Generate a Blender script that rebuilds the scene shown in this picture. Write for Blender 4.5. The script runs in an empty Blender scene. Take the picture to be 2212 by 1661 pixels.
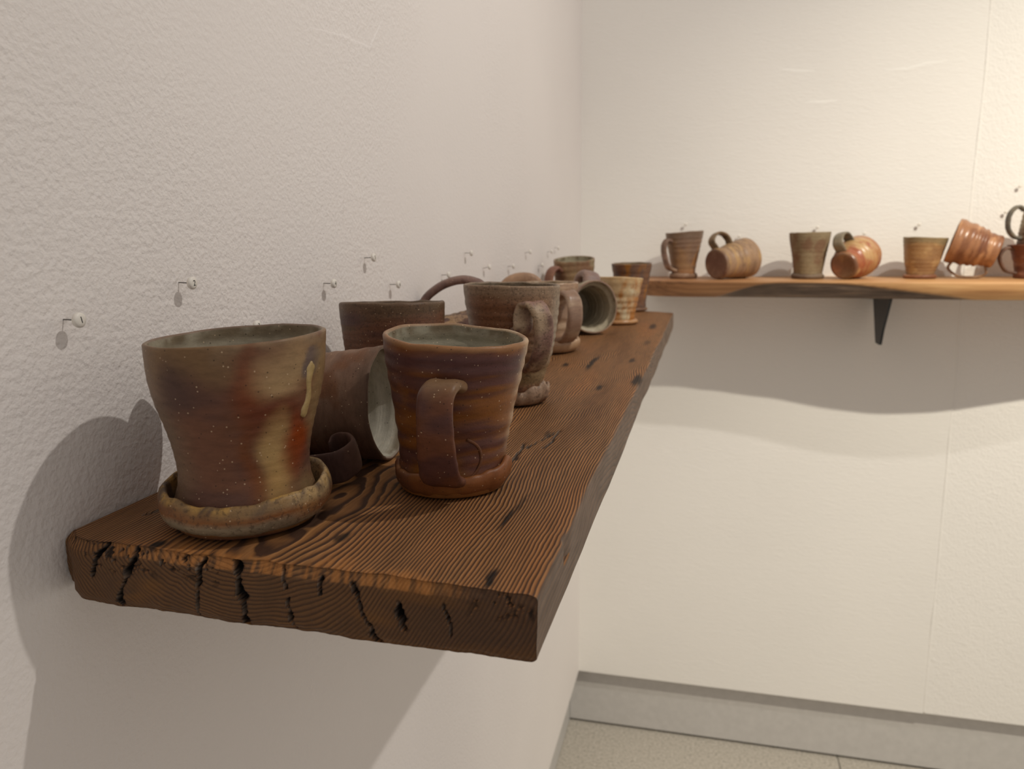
import bpy, math, random
import numpy as np
from mathutils import Matrix, Vector

# ------------------------------------------------------------------ camera
S = 1.20                    # height of the near shelf's top above the floor
scene = bpy.context.scene
COL = scene.collection
CAM = np.array([0.3088, 0.0, S + 0.14])
F_PX = 1665.5
YAW, PITCH, ROLL = -0.2484, -0.1832, -0.0115
_f = np.array([math.sin(YAW)*math.cos(PITCH), math.cos(YAW)*math.cos(PITCH), math.sin(PITCH)])
_r = np.array([math.cos(YAW), -math.sin(YAW), 0.0])
_u = np.cross(_r, _f)
R_ = math.cos(ROLL)*_r + math.sin(ROLL)*_u
U_ = -math.sin(ROLL)*_r + math.cos(ROLL)*_u
cd = bpy.data.cameras.new('camera')
cam = bpy.data.objects.new('camera', cd)
COL.objects.link(cam)
cd.sensor_fit = 'HORIZONTAL'
cd.sensor_width = 36.0
cd.lens = F_PX/2212*36.0
cd.clip_start = 0.01
cd.dof.use_dof = True
cd.dof.focus_distance = 0.45
cd.dof.aperture_fstop = 13.0
cam.matrix_world = Matrix(((R_[0], U_[0], -_f[0], CAM[0]), (R_[1], U_[1], -_f[1], CAM[1]),
                           (R_[2], U_[2], -_f[2], CAM[2]), (0, 0, 0, 1)))
scene.camera = cam

# ------------------------------------------------------------------ world, lamps, exposure
w = bpy.data.worlds.new('world')
scene.world = w
w.use_nodes = True
w.node_tree.nodes['Background'].inputs[0].default_value = (1.0, 0.925, 0.86, 1)
w.node_tree.nodes['Background'].inputs[1].default_value = 0.44


def spot(name, loc, target, power, size, blend, color, rad):
    l = bpy.data.lights.new(name, 'SPOT')
    o = bpy.data.objects.new(name, l)
    COL.objects.link(o)
    l.energy = power
    l.spot_size = math.radians(size)
    l.spot_blend = blend
    l.color = color
    l.shadow_soft_size = rad
    o.location = loc
    o.rotation_euler = (Vector(target)-Vector(loc)).to_track_quat('-Z', 'Y').to_euler()
    return o


# two gallery track lamps up by the ceiling, right of the picture
spot('track_lamp_light', (1.42, 0.70, S+1.62), (0.0, 1.22, S+0.0), 66, 84, 1.0, (1.0, 0.945, 0.88), 0.016)
spot('track_lamp_light', (1.62, 0.35, S+1.60), (1.48, 1.93, S-0.60), 205, 84, 1.0, (1.0, 0.93, 0.78), 0.018)

vs = scene.view_settings
vs.view_transform = 'Standard'
vs.look = 'None'
vs.gamma = 1.0
vs.use_curve_mapping = False
vs.exposure = 0.0
scene.cycles.use_denoising = True
scene.cycles.max_bounces = 6

# ------------------------------------------------------------------ numpy noise
def _h(i, j, k, seed):
    n = (i.astype(np.int64)*374761393 + j.astype(np.int64)*668265263 + k.astype(np.int64)*2147483647*3 + seed*1274126177) & 0xffffffff
    n = ((n ^ (n >> 13))*1274126177) & 0xffffffff
    n = ((n ^ (n >> 16))*2246822519) & 0xffffffff
    return ((n ^ (n >> 15)) & 0xffffff)/float(0xffffff)


def vnoise(P, seed=0):
    P = np.asarray(P, float)
    I = np.floor(P).astype(np.int64)
    Fr = P-I
    Fr = Fr*Fr*(3-2*Fr)
    i, j, k = I[..., 0], I[..., 1], I[..., 2]
    x, y, z = Fr[..., 0], Fr[..., 1], Fr[..., 2]
    g = lambda a, b, c: _h(i+a, j+b, k+c, seed)
    c00 = g(0, 0, 0)*(1-x)+g(1, 0, 0)*x
    c10 = g(0, 1, 0)*(1-x)+g(1, 1, 0)*x
    c01 = g(0, 0, 1)*(1-x)+g(1, 0, 1)*x
    c11 = g(0, 1, 1)*(1-x)+g(1, 1, 1)*x
    return (c00*(1-y)+c10*y)*(1-z)+(c01*(1-y)+c11*y)*z


def fbm(P, seed=0, octv=4):
    P = np.asarray(P, float)
    s, a, t = 0.0, 0.5, 0.0
    for o in range(octv):
        s = s+a*vnoise(P*(2.03**o), seed+o*17)
        t += a
        a *= 0.5
    return s/t


def sstep(a, b, x):
    t = np.clip((x-a)/(b-a), 0, 1)
    return t*t*(3-2*t)


def lin(c):
    c = np.asarray(c, float)/255.0
    return np.where(c <= 0.04045, c/12.92, ((c+0.055)/1.055)**2.4)


GAIN = 1.75
PG = [GAIN, 1.14]           # gain and colourfulness


def pc(*c):
    """glaze colour: sRGB as seen in the gallery light, taken back to albedo"""
    l = lin(c)*np.array([1.0, 1.05, 1.12])
    g = l @ np.array([0.30, 0.55, 0.15])
    return np.clip((g+(l-g)*PG[1])*PG[0], 0.004, 0.85)


def mixc(a, b, t):
    return a*(1-t[..., None])+b*t[..., None]


# ------------------------------------------------------------------ mesh and object helpers
def link_mesh(name, V, F, mat, parent=None, smooth=True, col=None, attrs=None):
    me = bpy.data.meshes.new(name)
    me.from_pydata([tuple(v) for v in np.asarray(V, float)], [], F)
    if smooth:
        me.polygons.foreach_set('use_smooth', np.ones(len(me.polygons), bool))
    if col is not None:
        a = me.color_attributes.new('Col', 'FLOAT_COLOR', 'POINT')
        c4 = np.ones((len(V), 4), np.float32)
        c4[:, :3] = col
        a.data.foreach_set('color', c4.ravel())
    for k, v in (attrs or {}).items():
        a = me.attributes.new(k, 'FLOAT', 'POINT')
        a.data.foreach_set('value', np.asarray(v, np.float32))
    me.validate()
    me.update()
    o = bpy.data.objects.new(name, me)
    COL.objects.link(o)
    if mat:
        me.materials.append(mat)
    if parent:
        o.parent = parent
    return o


def tag(o, label=None, cat=None, group=None, kind=None):
    if label:
        o['label'] = label
    if cat:
        o['category'] = cat
    if group:
        o['group'] = group
    if kind:
        o['kind'] = kind
    return o


def empty(name, loc=(0, 0, 0)):
    o = bpy.data.objects.new(name, None)
    o.empty_display_size = 0.02
    COL.objects.link(o)
    o.location = loc
    return o


def box(x0, x1, y0, y1, z0, z1):
    V = [(x, y, z) for z in (z0, z1) for y in (y0, y1) for x in (x0, x1)]
    F = [(0, 2, 3, 1), (4, 5, 7, 6), (0, 1, 5, 4), (2, 6, 7, 3), (0, 4, 6, 2), (1, 3, 7, 5)]
    return V, F


def join(*parts):
    V, F = [], []
    for v, f in parts:
        n = len(V)
        V += [tuple(p) for p in v]
        F += [tuple(i+n for i in q) for q in f]
    return V, F


def rings_mesh(rings, close0=None, close1=None):
    """rings: list of (n,3) arrays, joined one to the next; optional centre points"""
    n = len(rings[0])
    V = np.concatenate(rings)
    F = []
    for a in range(len(rings)-1):
        for i in range(n):
            j = (i+1) % n
            F.append((a*n+i, a*n+j, (a+1)*n+j, (a+1)*n+i))
    if close0 is not None:
        V = np.vstack([V, close0])
        c = len(V)-1
        F += [(c, (i+1) % n, i) for i in range(n)]
    if close1 is not None:
        V = np.vstack([V, close1])
        c = len(V)-1
        b = (len(rings)-1)*n
        F += [(c, b+i, b+(i+1) % n) for i in range(n)]
    return V, F


# ------------------------------------------------------------------ materials
def nodes_of(name):
    m = bpy.data.materials.new(name)
    m.use_nodes = True
    nt = m.node_tree
    b = nt.nodes['Principled BSDF']
    return m, nt, b


class NT:
    def __init__(s, nt):
        s.nt = nt

    def n(s, t, **kw):
        nd = s.nt.nodes.new(t)
        for k, v in kw.items():
            if k.startswith('i_'):
                nd.inputs[k[2:].replace('_', ' ')].default_value = v
            else:
                setattr(nd, k, v)
        return nd

    def l(s, a, b):
        s.nt.links.new(a, b)

    def math(s, op, a, b=None, c=None, clamp=False):
        nd = s.n('ShaderNodeMath', operation=op, use_clamp=clamp)
        for i, x in enumerate((a, b, c)):
            if x is None:
                continue
            if isinstance(x, (int, float)):
                nd.inputs[i].default_value = x
            else:
                s.l(x, nd.inputs[i])
        return nd.outputs[0]

    def mix(s, fac, a, b, blend='MIX'):
        nd = s.n('ShaderNodeMix', data_type='RGBA', blend_type=blend)
        for i, x in ((0, fac), (6, a), (7, b)):
            if isinstance(x, (int, float)):
                nd.inputs[i].default_value = x
            elif isinstance(x, (tuple, list, np.ndarray)):
                nd.inputs[i].default_value = (*[float(q) for q in x[:3]], 1)
            else:
                s.l(x, nd.inputs[i])
        return nd.outputs[2]

    def ramp(s, fac, stops, interp='LINEAR'):
        nd = s.n('ShaderNodeValToRGB')
        cr = nd.color_ramp
        cr.interpolation = interp
        while len(cr.elements) < len(stops):
            cr.elements.new(0.5)
        for e, (p, c) in zip(cr.elements, stops):
            e.position = p
            e.color = (*[float(q) for q in (c if hasattr(c, '__len__') else (c, c, c))], 1)
        s.l(fac, nd.inputs[0])
        return nd.outputs[0]

    def noise(s, vec, scale, detail=3, rough=0.5, dist=0.0):
        nd = s.n('ShaderNodeTexNoise')
        nd.inputs['Scale'].default_value = scale
        nd.inputs['Detail'].default_value = detail
        nd.inputs['Roughness'].default_value = rough
        nd.inputs['Distortion'].default_value = dist
        s.l(vec, nd.inputs['Vector'])
        return nd.outputs['Fac']

    def mapping(s, vec, scale=(1, 1, 1), loc=(0, 0, 0), rot=(0, 0, 0)):
        nd = s.n('ShaderNodeMapping')
        nd.inputs['Scale'].default_value = scale
        nd.inputs['Location'].default_value = loc
        nd.inputs['Rotation'].default_value = rot
        s.l(vec, nd.inputs['Vector'])
        return nd.outputs[0]

    def obj(s):
        return s.n('ShaderNodeTexCoord').outputs['Object']

    def bump(s, height, strength, dist, normal=None):
        nd = s.n('ShaderNodeBump')
        nd.inputs['Strength'].default_value = strength
        nd.inputs['Distance'].default_value = dist
        s.l(height, nd.inputs['Height'])
        if normal is not None:
            s.l(normal, nd.inputs['Normal'])
        return nd.outputs[0]


def mat_wall(name, color, scale, strength, aniso=(1, 1, 1), patch=True):
    m, nt, b = nodes_of(name)
    t = NT(nt)
    o = t.obj()
    v = t.mapping(o, aniso)
    n1 = t.noise(v, scale, 2, 0.5, 0.0)
    n2 = t.noise(v, scale*0.38, 2, 0.5)
    big = t.noise(o, 2.6, 2)
    msk = t.ramp(big, [(0.38, 0.35), (0.62, 1.0)]) if patch else None
    h = t.math('ADD', t.math('MULTIPLY', n1, 0.75), t.math('MULTIPLY', n2, 0.55))
    if patch:
        h = t.math('MULTIPLY', h, msk)
    t.l(t.bump(h, strength, 0.0022), b.inputs['Normal'])
    tone = t.noise(o, 3.2, 3)
    c = t.mix(t.ramp(tone, [(0.35, 0), (0.65, 1)]), [q*0.975 for q in color], color)
    t.l(c, b.inputs['Base Color'])
    b.inputs['Roughness'].default_value = 0.75
    b.inputs['Specular IOR Level'].default_value = 0.25
    return m


def mat_plain(name, color, rough=0.6, spec=0.3, metal=0.0, grain=0.0):
    m, nt, b = nodes_of(name)
    t = NT(nt)
    o = t.obj()
    n = t.noise(o, 60, 3)
    t.l(t.mix(n, [q*(1-0.12) for q in color], [min(1, q*1.08) for q in color]), b.inputs['Base Color'])
    b.inputs['Roughness'].default_value = rough
    b.inputs['Specular IOR Level'].default_value = spec
    b.inputs['Metallic'].default_value = metal
    if grain:
        t.l(t.bump(t.noise(o, 900, 2), grain, 0.0005), b.inputs['Normal'])
    return m


def mat_terrazzo():
    m, nt, b = nodes_of('terrazzo')
    t = NT(nt)
    o = t.obj()
    n = t.noise(o, 150, 3, 0.6)
    n2 = t.noise(o, 55, 2)
    c = t.ramp(n, [(0.30, (0.20, 0.18, 0.155)), (0.42, (0.42, 0.385, 0.33)), (0.6, (0.53, 0.49, 0.43)), (0.72, (0.62, 0.58, 0.52))])
    c = t.mix(t.math('MULTIPLY', n2, 0.35), c, (0.45, 0.42, 0.36))
    t.l(c, b.inputs['Base Color'])
    b.inputs['Roughness'].default_value = 0.5
    return m


def mat_glaze(name, rough=0.42, speck=0.6, bump=0.35, lines=0.5, spec=0.42, crust=0.0):
    """fired stoneware: colour from the pot's own 'Col', plus specks, throwing lines and grit"""
    m, nt, b = nodes_of(name)
    t = NT(nt)
    o = t.obj()
    at = t.n('ShaderNodeAttribute', attribute_name='Col')
    c = at.outputs['Color']
    nz = t.noise(t.mapping(o, (1, 1, 3.0)), 150, 4, 0.65)
    c = t.mix(1.0, c, t.ramp(nz, [(0.25, 0.80), (0.5, 1.0), (0.75, 1.16)]), 'MULTIPLY')
    vo = t.n('ShaderNodeTexVoronoi', feature='F1')
    vo.inputs['Scale'].default_value = 560
    t.l(o, vo.inputs['Vector'])
    pick = t.math('GREATER_THAN', t.n('ShaderNodeSeparateColor').outputs[0], 2.0)
    sc = t.n('ShaderNodeSeparateColor')
    t.l(vo.outputs['Color'], sc.inputs[0])
    dot = t.math('LESS_THAN', vo.outputs['Distance'], 0.21)
    light = t.math('MULTIPLY', dot, t.math('GREATER_THAN', sc.outputs[0], 1-0.12*speck))
    dark = t.math('MULTIPLY', dot, t.math('LESS_THAN', sc.outputs[0], 0.12*speck))
    c = t.mix(t.math('MULTIPLY', light, 0.5), c, tuple(pc(205, 180, 150)))
    c = t.mix(t.math('MULTIPLY', dark, 0.7), c, tuple(pc(38, 28, 22)))
    if crust:
        cr = t.ramp(t.noise(o, 430, 3, 0.7), [(0.54, 0), (0.62, 1)])
        c = t.mix(t.math('MULTIPLY', cr, crust), c, tuple(pc(52, 40, 32)))
    t.l(c, b.inputs['Base Color'])
    rn = t.noise(o, 70, 3)
    t.l(t.math('ADD', t.math('MULTIPLY', rn, 0.3), rough-0.12), b.inputs['Roughness'])
    b.inputs['Specular IOR Level'].default_value = spec
    g = t.noise(o, 900, 2, 0.6)
    ln = t.noise(t.mapping(o, (14, 14, 900)), 1.0, 2)
    hh = t.math('ADD', t.math('MULTIPLY', g, 0.5), t.math('MULTIPLY', ln, lines))
    hh = t.math('ADD', hh, t.math('MULTIPLY', t.math('ADD', light, dark), 0.4))
    t.l(t.bump(hh, bump, 0.0007), b.inputs['Normal'])
    nt.nodes.remove(pick.node)
    return m


def mat_plank():
    """old fir plank: growth rings round a pith above the board, weathered edge and end"""
    m, nt, b = nodes_of('old_fir')
    t = NT(nt)
    o = t.obj()
    geo = t.n('ShaderNodeNewGeometry')
    sx = t.n('ShaderNodeSeparateXYZ')
    t.l(o, sx.inputs[0])
    X, Y, Z = sx.outputs
    lo = t.noise(t.mapping(o, (9, 3.2, 9)), 1.0, 2, 0.45)
    lo2 = t.noise(t.mapping(o, (16, 7.5, 16), loc=(3, 5, 1)), 1.0, 2, 0.5)
    hi = t.noise(t.mapping(o, (60, 45, 60)), 1.0, 2, 0.5)
    dx = t.math('ADD', t.math('SUBTRACT', X, 0.105), t.math('MULTIPLY', t.math('SUBTRACT', lo, 0.5), 0.042))
    dz = t.math('ADD', t.math('SUBTRACT', Z, 0.048), t.math('MULTIPLY', t.math('SUBTRACT', lo2, 0.5), 0.020))
    r = t.math('SQRT', t.math('ADD', t.math('MULTIPLY', dx, dx), t.math('MULTIPLY', dz, dz)))
    r = t.math('ADD', r, t.math('MULTIPLY', t.math('SUBTRACT', hi, 0.5), 0.0016))
    ph = t.math('FRACT', t.math('DIVIDE', r, 0.0019))
    early = tuple(pc(122, 88, 58))
    mid = tuple(pc(104, 73, 48))
    late = tuple(pc(56, 39, 29))
    ring = t.ramp(ph, [(0.0, late), (0.10, early), (0.52, mid), (0.78, late), (1.0, late)])
    hgt = t.ramp(ph, [(0.0, 1.0), (0.15, 0.0), (0.5, 0.15), (0.82, 1.0), (1.0, 1.0)])
    # broad warm and dark streaks along the board
    st = t.noise(t.mapping(o, (22, 2.2, 10)), 1.0, 4, 0.6)
    ring = t.mix(1.0, ring, t.ramp(st, [(0.28, (0.62, 0.56, 0.52)), (0.5, (1, 1, 1)), (0.72, (1.22, 1.06, 0.92))]), 'MULTIPLY')
    fine = t.noise(t.mapping(o, (500, 26, 400)), 1.0, 3, 0.6)
    ring = t.mix(1.0, ring, t.ramp(fine, [(0.3, 0.78), (0.7, 1.2)]), 'MULTIPLY')
    # weathered front edge (faces +x) and rough sawn end (faces -y)
    sn = t.n('ShaderNodeSeparateXYZ')
    t.l(geo.outputs['True Normal'], sn.inputs[0])
    edge = t.ramp(sn.outputs[0], [(0.62, 0), (0.85, 1)])
    endm = t.ramp(t.math('MULTIPLY', sn.outputs[1], -1.0), [(0.45, 0), (0.8, 1)])
    en = t.noise(t.mapping(o, (120, 30, 120)), 1.0, 4, 0.6)
    edgec = t.ramp(en, [(0.3, tuple(pc(70, 59, 50))), (0.7, tuple(pc(94, 81, 70)))])
    eb = t.noise(o, 38, 4, 0.6)
    endc = t.mix(t.ramp(ph, [(0.0, 0.9), (0.2, 0.0), (0.6, 0.2), (0.85, 0.9)]), tuple(pc(82, 58, 38)), tuple(pc(54, 38, 27)))
    endc = t.mix(t.ramp(eb, [(0.42, 0), (0.68, 0.85)]), endc, tuple(pc(62, 45, 32)))
    og = t.noise(t.mapping(o, (14, 14, 50), loc=(7, 0, 0)), 1.0, 3)
    endc = t.mix(t.ramp(og, [(0.52, 0), (0.70, 0.6)]), endc, tuple(pc(108, 72, 36)))
    dk = t.ramp(X, [(0.17, 0), (0.22, 0.55)])
    endc = t.mix(dk, endc, tuple(pc(50, 37, 30)))
    ring = t.mix(t.math('MULTIPLY', edge, 0.85), ring, edgec)
    ring = t.mix(t.math('MULTIPLY', endm, 0.92), ring, endc)
    st_a = t.n('ShaderNodeAttribute', attribute_name='stain_and_shade').outputs['Fac']
    wm = t.n('ShaderNodeAttribute', attribute_name='worn').outputs['Fac']
    ring = t.mix(t.math('MULTIPLY', wm, 0.55), ring, tuple(pc(140, 94, 56)))
    ring = t.mix(st_a, ring, (0.006, 0.005, 0.005))  # real knots and marks, plus shade painted black into the cracks
    t.l(ring, b.inputs['Base Color'])
    b.inputs['Roughness'].default_value = 0.62
    b.inputs['Specular IOR Level'].default_value = 0.22
    h = t.math('ADD', t.math('MULTIPLY', hgt, 0.6), t.math('MULTIPLY', fine, 0.25))
    h = t.math('ADD', h, t.math('MULTIPLY', t.noise(o, 420, 3, 0.7), t.math('MULTIPLY', endm, 1.3)))
    t.l(t.bump(h, 0.55, 0.0011), b.inputs['Normal'])
    return m


def mat_slab():
    """pale live-edge slab with dark bark"""
    m, nt, b = nodes_of('live_edge_slab')
    t = NT(nt)
    o = t.obj()
    n = t.noise(t.mapping(o, (3.5, 60, 75)), 1.0, 4, 0.6, 0.4)
    n2 = t.noise(t.mapping(o, (2.0, 14, 12), loc=(4, 0, 0)), 1.0, 3)
    c = t.ramp(n, [(0.25, lin((146, 102, 64))), (0.45, lin((190, 142, 94))), (0.7, lin((212, 168, 116)))])
    sx = t.n('ShaderNodeSeparateXYZ')
    t.l(o, sx.inputs[0])
    heart = t.ramp(sx.outputs[0], [(0.25, 0.75), (0.75, 0.0)])
    c = t.mix(heart, c, t.ramp(n, [(0.3, lin((92, 64, 48))), (0.5, lin((148, 102, 70))), (0.7, lin((176, 124, 84)))]))
    bk = t.n('ShaderNodeAttribute', attribute_name='bark').outputs['Fac']
    bn = t.noise(t.mapping(o, (14, 40, 170)), 1.0, 4, 0.65)
    barkc = t.ramp(bn, [(0.3, lin((74, 60, 52))), (0.55, lin((112, 94, 80))), (0.75, lin((150, 122, 96)))])
    c = t.mix(bk, c, barkc)
    t.l(c, b.inputs['Base Color'])
    b.inputs['Roughness'].default_value = 0.55
    b.inputs['Specular IOR Level'].default_value = 0.3
    t.l(t.bump(t.math('ADD', n, t.math('MULTIPLY', bn, bk)), 0.35, 0.0012), b.inputs['Normal'])
    return m


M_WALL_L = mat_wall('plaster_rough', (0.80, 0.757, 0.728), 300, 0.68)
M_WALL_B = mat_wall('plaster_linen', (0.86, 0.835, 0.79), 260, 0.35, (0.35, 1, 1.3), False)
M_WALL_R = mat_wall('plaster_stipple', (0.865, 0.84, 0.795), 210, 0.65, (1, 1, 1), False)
M_BASE = mat_plain('grey_paint', (0.56, 0.54, 0.515), 0.5)
M_DARK = mat_plain('gap_shade', (0.06, 0.06, 0.05), 0.8)
M_FLOOR = mat_terrazzo()
M_GROUT = mat_plain('grout', (0.14, 0.13, 0.115), 0.9)
M_PLANK = mat_plank()
M_SLAB = mat_slab()
M_BLACK = mat_plain('black_steel', (0.014, 0.016, 0.020), 0.45, 0.4)
M_PINHEAD = mat_plain('white_plastic', (0.80, 0.76, 0.69), 0.4, 0.4)
M_NEEDLE = mat_plain('pin_steel', (0.20, 0.19, 0.18), 0.35, 0.5, 0.8)
M_INK = mat_plain('black_ink', (0.02, 0.02, 0.02), 0.7)

# ------------------------------------------------------------------ the room
YB = 1.9297                 # back wall plane; left wall plane is x = 0
ZB = S-1.025                # lower edge of the wall boards, above the recessed baseboard
REC = 0.03                  # how far the baseboards are set back
TOP = S+1.75
XR, YF = 2.6, -1.3


def wall_grid(name, axis, u0, u1, v0, v1, mat):
    """thick board: plane at 0 along `axis`, `REC` deep behind"""
    if axis == 'x':
        V, F = box(-REC, 0, u0, u1, v0, v1)
    else:
        V, F = box(u0, u1, 0, REC, v0, v1)
    return link_mesh(name, V, F, mat, smooth=False)


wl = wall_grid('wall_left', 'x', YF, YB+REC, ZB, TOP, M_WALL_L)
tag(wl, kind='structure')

# back wall: a backing with two plaster boards that meet in a rough vertical joint
V, F = box(-0.02, XR, YB+REC-0.004, YB+REC+0.02, ZB, TOP)
wb = link_mesh('wall_back', V, F, M_WALL_B, smooth=False)
tag(wb, kind='structure')
rng = np.random.RandomState(3)
SEAM = 0.865


def board(x0, x1, front, mat, rough_side):
    n = 220
    zz = np.linspace(ZB, TOP, n)
    e = SEAM+0.0035*(fbm(np.stack([zz*3, zz*0, zz*0], -1), 5, 3)-0.5)*2+0.0016*(vnoise(np.stack([zz*45, zz*0, zz*0], -1), 9)-0.5)
    V, F = [], []
    for i, z in enumerate(zz):
        a, c = (x0, e[i]) if rough_side > 0 else (e[i]+0.0004, x1)
        V += [(a, front, z), (c, front, z), (c, YB+REC-0.004, z), (a, YB+REC-0.004, z)]
    for i in range(n-1):
        for k in range(4):
            F.append((i*4+k, i*4+(k+1) % 4, (i+1)*4+(k+1) % 4, (i+1)*4+k))
    F += [(3, 2, 1, 0), tuple((n-1)*4+k for k in range(4))]
    return link_mesh('panel', V, F, mat, parent=wb, smooth=False)


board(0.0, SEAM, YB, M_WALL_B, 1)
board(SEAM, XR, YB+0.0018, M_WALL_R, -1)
# lumpy filler bead left along the joint
zz = np.linspace(ZB, TOP, 420)
ex = SEAM+0.0035*(fbm(np.stack([zz*3, zz*0, zz*0], -1), 5, 3)-0.5)*2
rr = 0.0015*(0.35+fbm(np.stack([zz*14, zz*0+4, zz*0], -1), 31, 3)*1.3)
ang = np.linspace(0, 2*math.pi, 8, endpoint=False)
rg = [np.stack([ex[i]+rr[i]*1.6*np.cos(ang), YB+0.0004+rr[i]*0.8*np.sin(ang), zz[i]+0*ang], -1) for i in range(len(zz))]
V, F = rings_mesh(rg, rg[0].mean(0), rg[-1].mean(0))
link_mesh('filler_bead', V, F, M_WALL_R, parent=wb)


def crease(wall, axis, pts, h, wd):
    """low ridge of lifted paint along a polyline on a wall"""
    P = []
    for a, c in zip(pts[:-1], pts[1:]):
        for q in np.linspace(0, 1, 8, endpoint=False):
            P.append((a[0]+(c[0]-a[0])*q, a[1]+(c[1]-a[1])*q))
    P.append(pts[-1])
    P = np.array(P)
    P += 0.0011*(np.stack([vnoise(np.stack([P[:, 0]*160, P[:, 1]*160, P[:, 0]*0+s], -1), s) for s in (1, 2)], -1)-0.5)
    T = np.gradient(P, axis=0)
    T /= np.linalg.norm(T, axis=1)[:, None]+1e-9
    N = np.stack([-T[:, 1], T[:, 0]], -1)
    n = len(P)
    V, F = [], []
    for i in range(n):
        k = math.sin(math.pi*(0.04+0.92*i/(n-1)))
        for s, hh in ((-1.0, -0.0002), (0.55, h*k), (1.0, -0.0002)):
            q = P[i]+N[i]*s*wd*(0.4+0.6*k)
            V.append((hh, q[0], S+q[1]) if axis == 'x' else (q[0], YB-hh, S+q[1]))
    for i in range(n-1):
        for k in range(2):
            F.append((i*3+k, i*3+k+1, i*3+k+4, i*3+k+3))
    link_mesh('paint_crease', V, F, M_WALL_L if axis == 'x' else M_WALL_B, parent=wall, smooth=True)


for pl in ([(0.5874, 0.3065), (0.6441, 0.3131), (0.7009, 0.316), (0.7185, 0.3346), (0.7317, 0.3481)],
           [(0.7009, 0.316), (0.7043, 0.2989), (0.7078, 0.2832)],
           [(0.6066, 0.2417), (0.618, 0.2191), (0.627, 0.2002), (0.6317, 0.1955), (0.662, 0.1856)],
           [(0.6317, 0.1955), (0.6284, 0.1739), (0.6262, 0.1543)]):
    crease(wl, 'x', pl, 0.0007, 0.0022)
for pl in ([(0.4456, 0.5148), (0.4855, 0.5055), (0.5245, 0.5061)],
           [(0.6676, 0.4993), (0.7141, 0.4964), (0.75, 0.5056), (0.7903, 0.5105)],
           [(0.5087, 0.44), (0.5431, 0.4362), (0.5767, 0.4404)]):
    crease(wb, 'y', pl, 0.0012, 0.006)

# recessed baseboards with a dark gap above the floor
V, F = box(-REC, XR, YB+REC, YB+REC+0.015, 0.008, ZB+0.02)
tag(link_mesh('baseboard_back', V, F, M_BASE, smooth=False), kind='structure')
V, F = box(-REC-0.015, -REC, YF, YB+REC-0.0035, 0.004, ZB+0.02)
tag(link_mesh('baseboard_left', V, F, M_BASE, smooth=False), kind='structure')
V, F = join(box(-REC-0.02, XR, YB+REC+0.0155, YB+REC+0.03, 0, ZB), box(-REC-0.03, -REC-0.0155, YF, YB+REC, 0, ZB))
tag(link_mesh('shade_backing_1', V, F, M_DARK, smooth=False), kind='structure')  # near-black backing sheet, paints in the shade of the baseboard gap

# floor: terrazzo tiles on a dark bed
V, F = box(-REC-0.03, XR, YF, YB+REC+0.03, -0.03, -0.0015)
fl = tag(link_mesh('floor', V, F, M_GROUT, smooth=False), kind='structure')
TILE, JX = 0.76, 0.681
tile_me = None
for i in range(-1, 3):
    for j in range(0, 4):
        x0 = JX+i*TILE
        y1 = YB+REC+0.012-j*TILE
        if tile_me is None:
            V, F = box(0, TILE-0.003, -(TILE-0.003), 0, -0.012, 0)
            o = link_mesh('tile', V, F, M_FLOOR, parent=fl, smooth=False)
            tile_me = o.data
        else:
            o = bpy.data.objects.new('tile', tile_me)
            COL.objects.link(o)
            o.parent = fl
        o.location = (x0+0.0015, y1, 0)

# ------------------------------------------------------------------ near shelf: thick old plank on the left wall
SW, ST, SY0, SY1 = 0.245, 0.0300, 0.281, 1.535


def rrect(u, v, a, c, rr):
    """unit square point -> rounded rectangle of half sizes a, c (u, v in -1..1)"""
    x, z = u*a, v*c
    cx, cz = np.clip(x, -(a-rr), a-rr), np.clip(z, -(c-rr), c-rr)
    dx, dz = x-cx, z-cz
    m = np.maximum(np.abs(dx), np.abs(dz))
    l = np.sqrt(dx*dx+dz*dz)
    k = np.where(l > 1e-9, m/np.maximum(l, 1e-9), 1.0)
    return cx+dx*k, cz+dz*k


def polydist(px, pz, pts):
    d = np.full(px.shape, 9.0)
    for (ax, az), (bx, bz) in zip(pts[:-1], pts[1:]):
        vx, vz = bx-ax, bz-az
        t = np.clip(((px-ax)*vx+(pz-az)*vz)/(vx*vx+vz*vz+1e-12), 0, 1)
        d = np.minimum(d, np.hypot(px-ax-t*vx, pz-az-t*vz))
    return d


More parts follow.
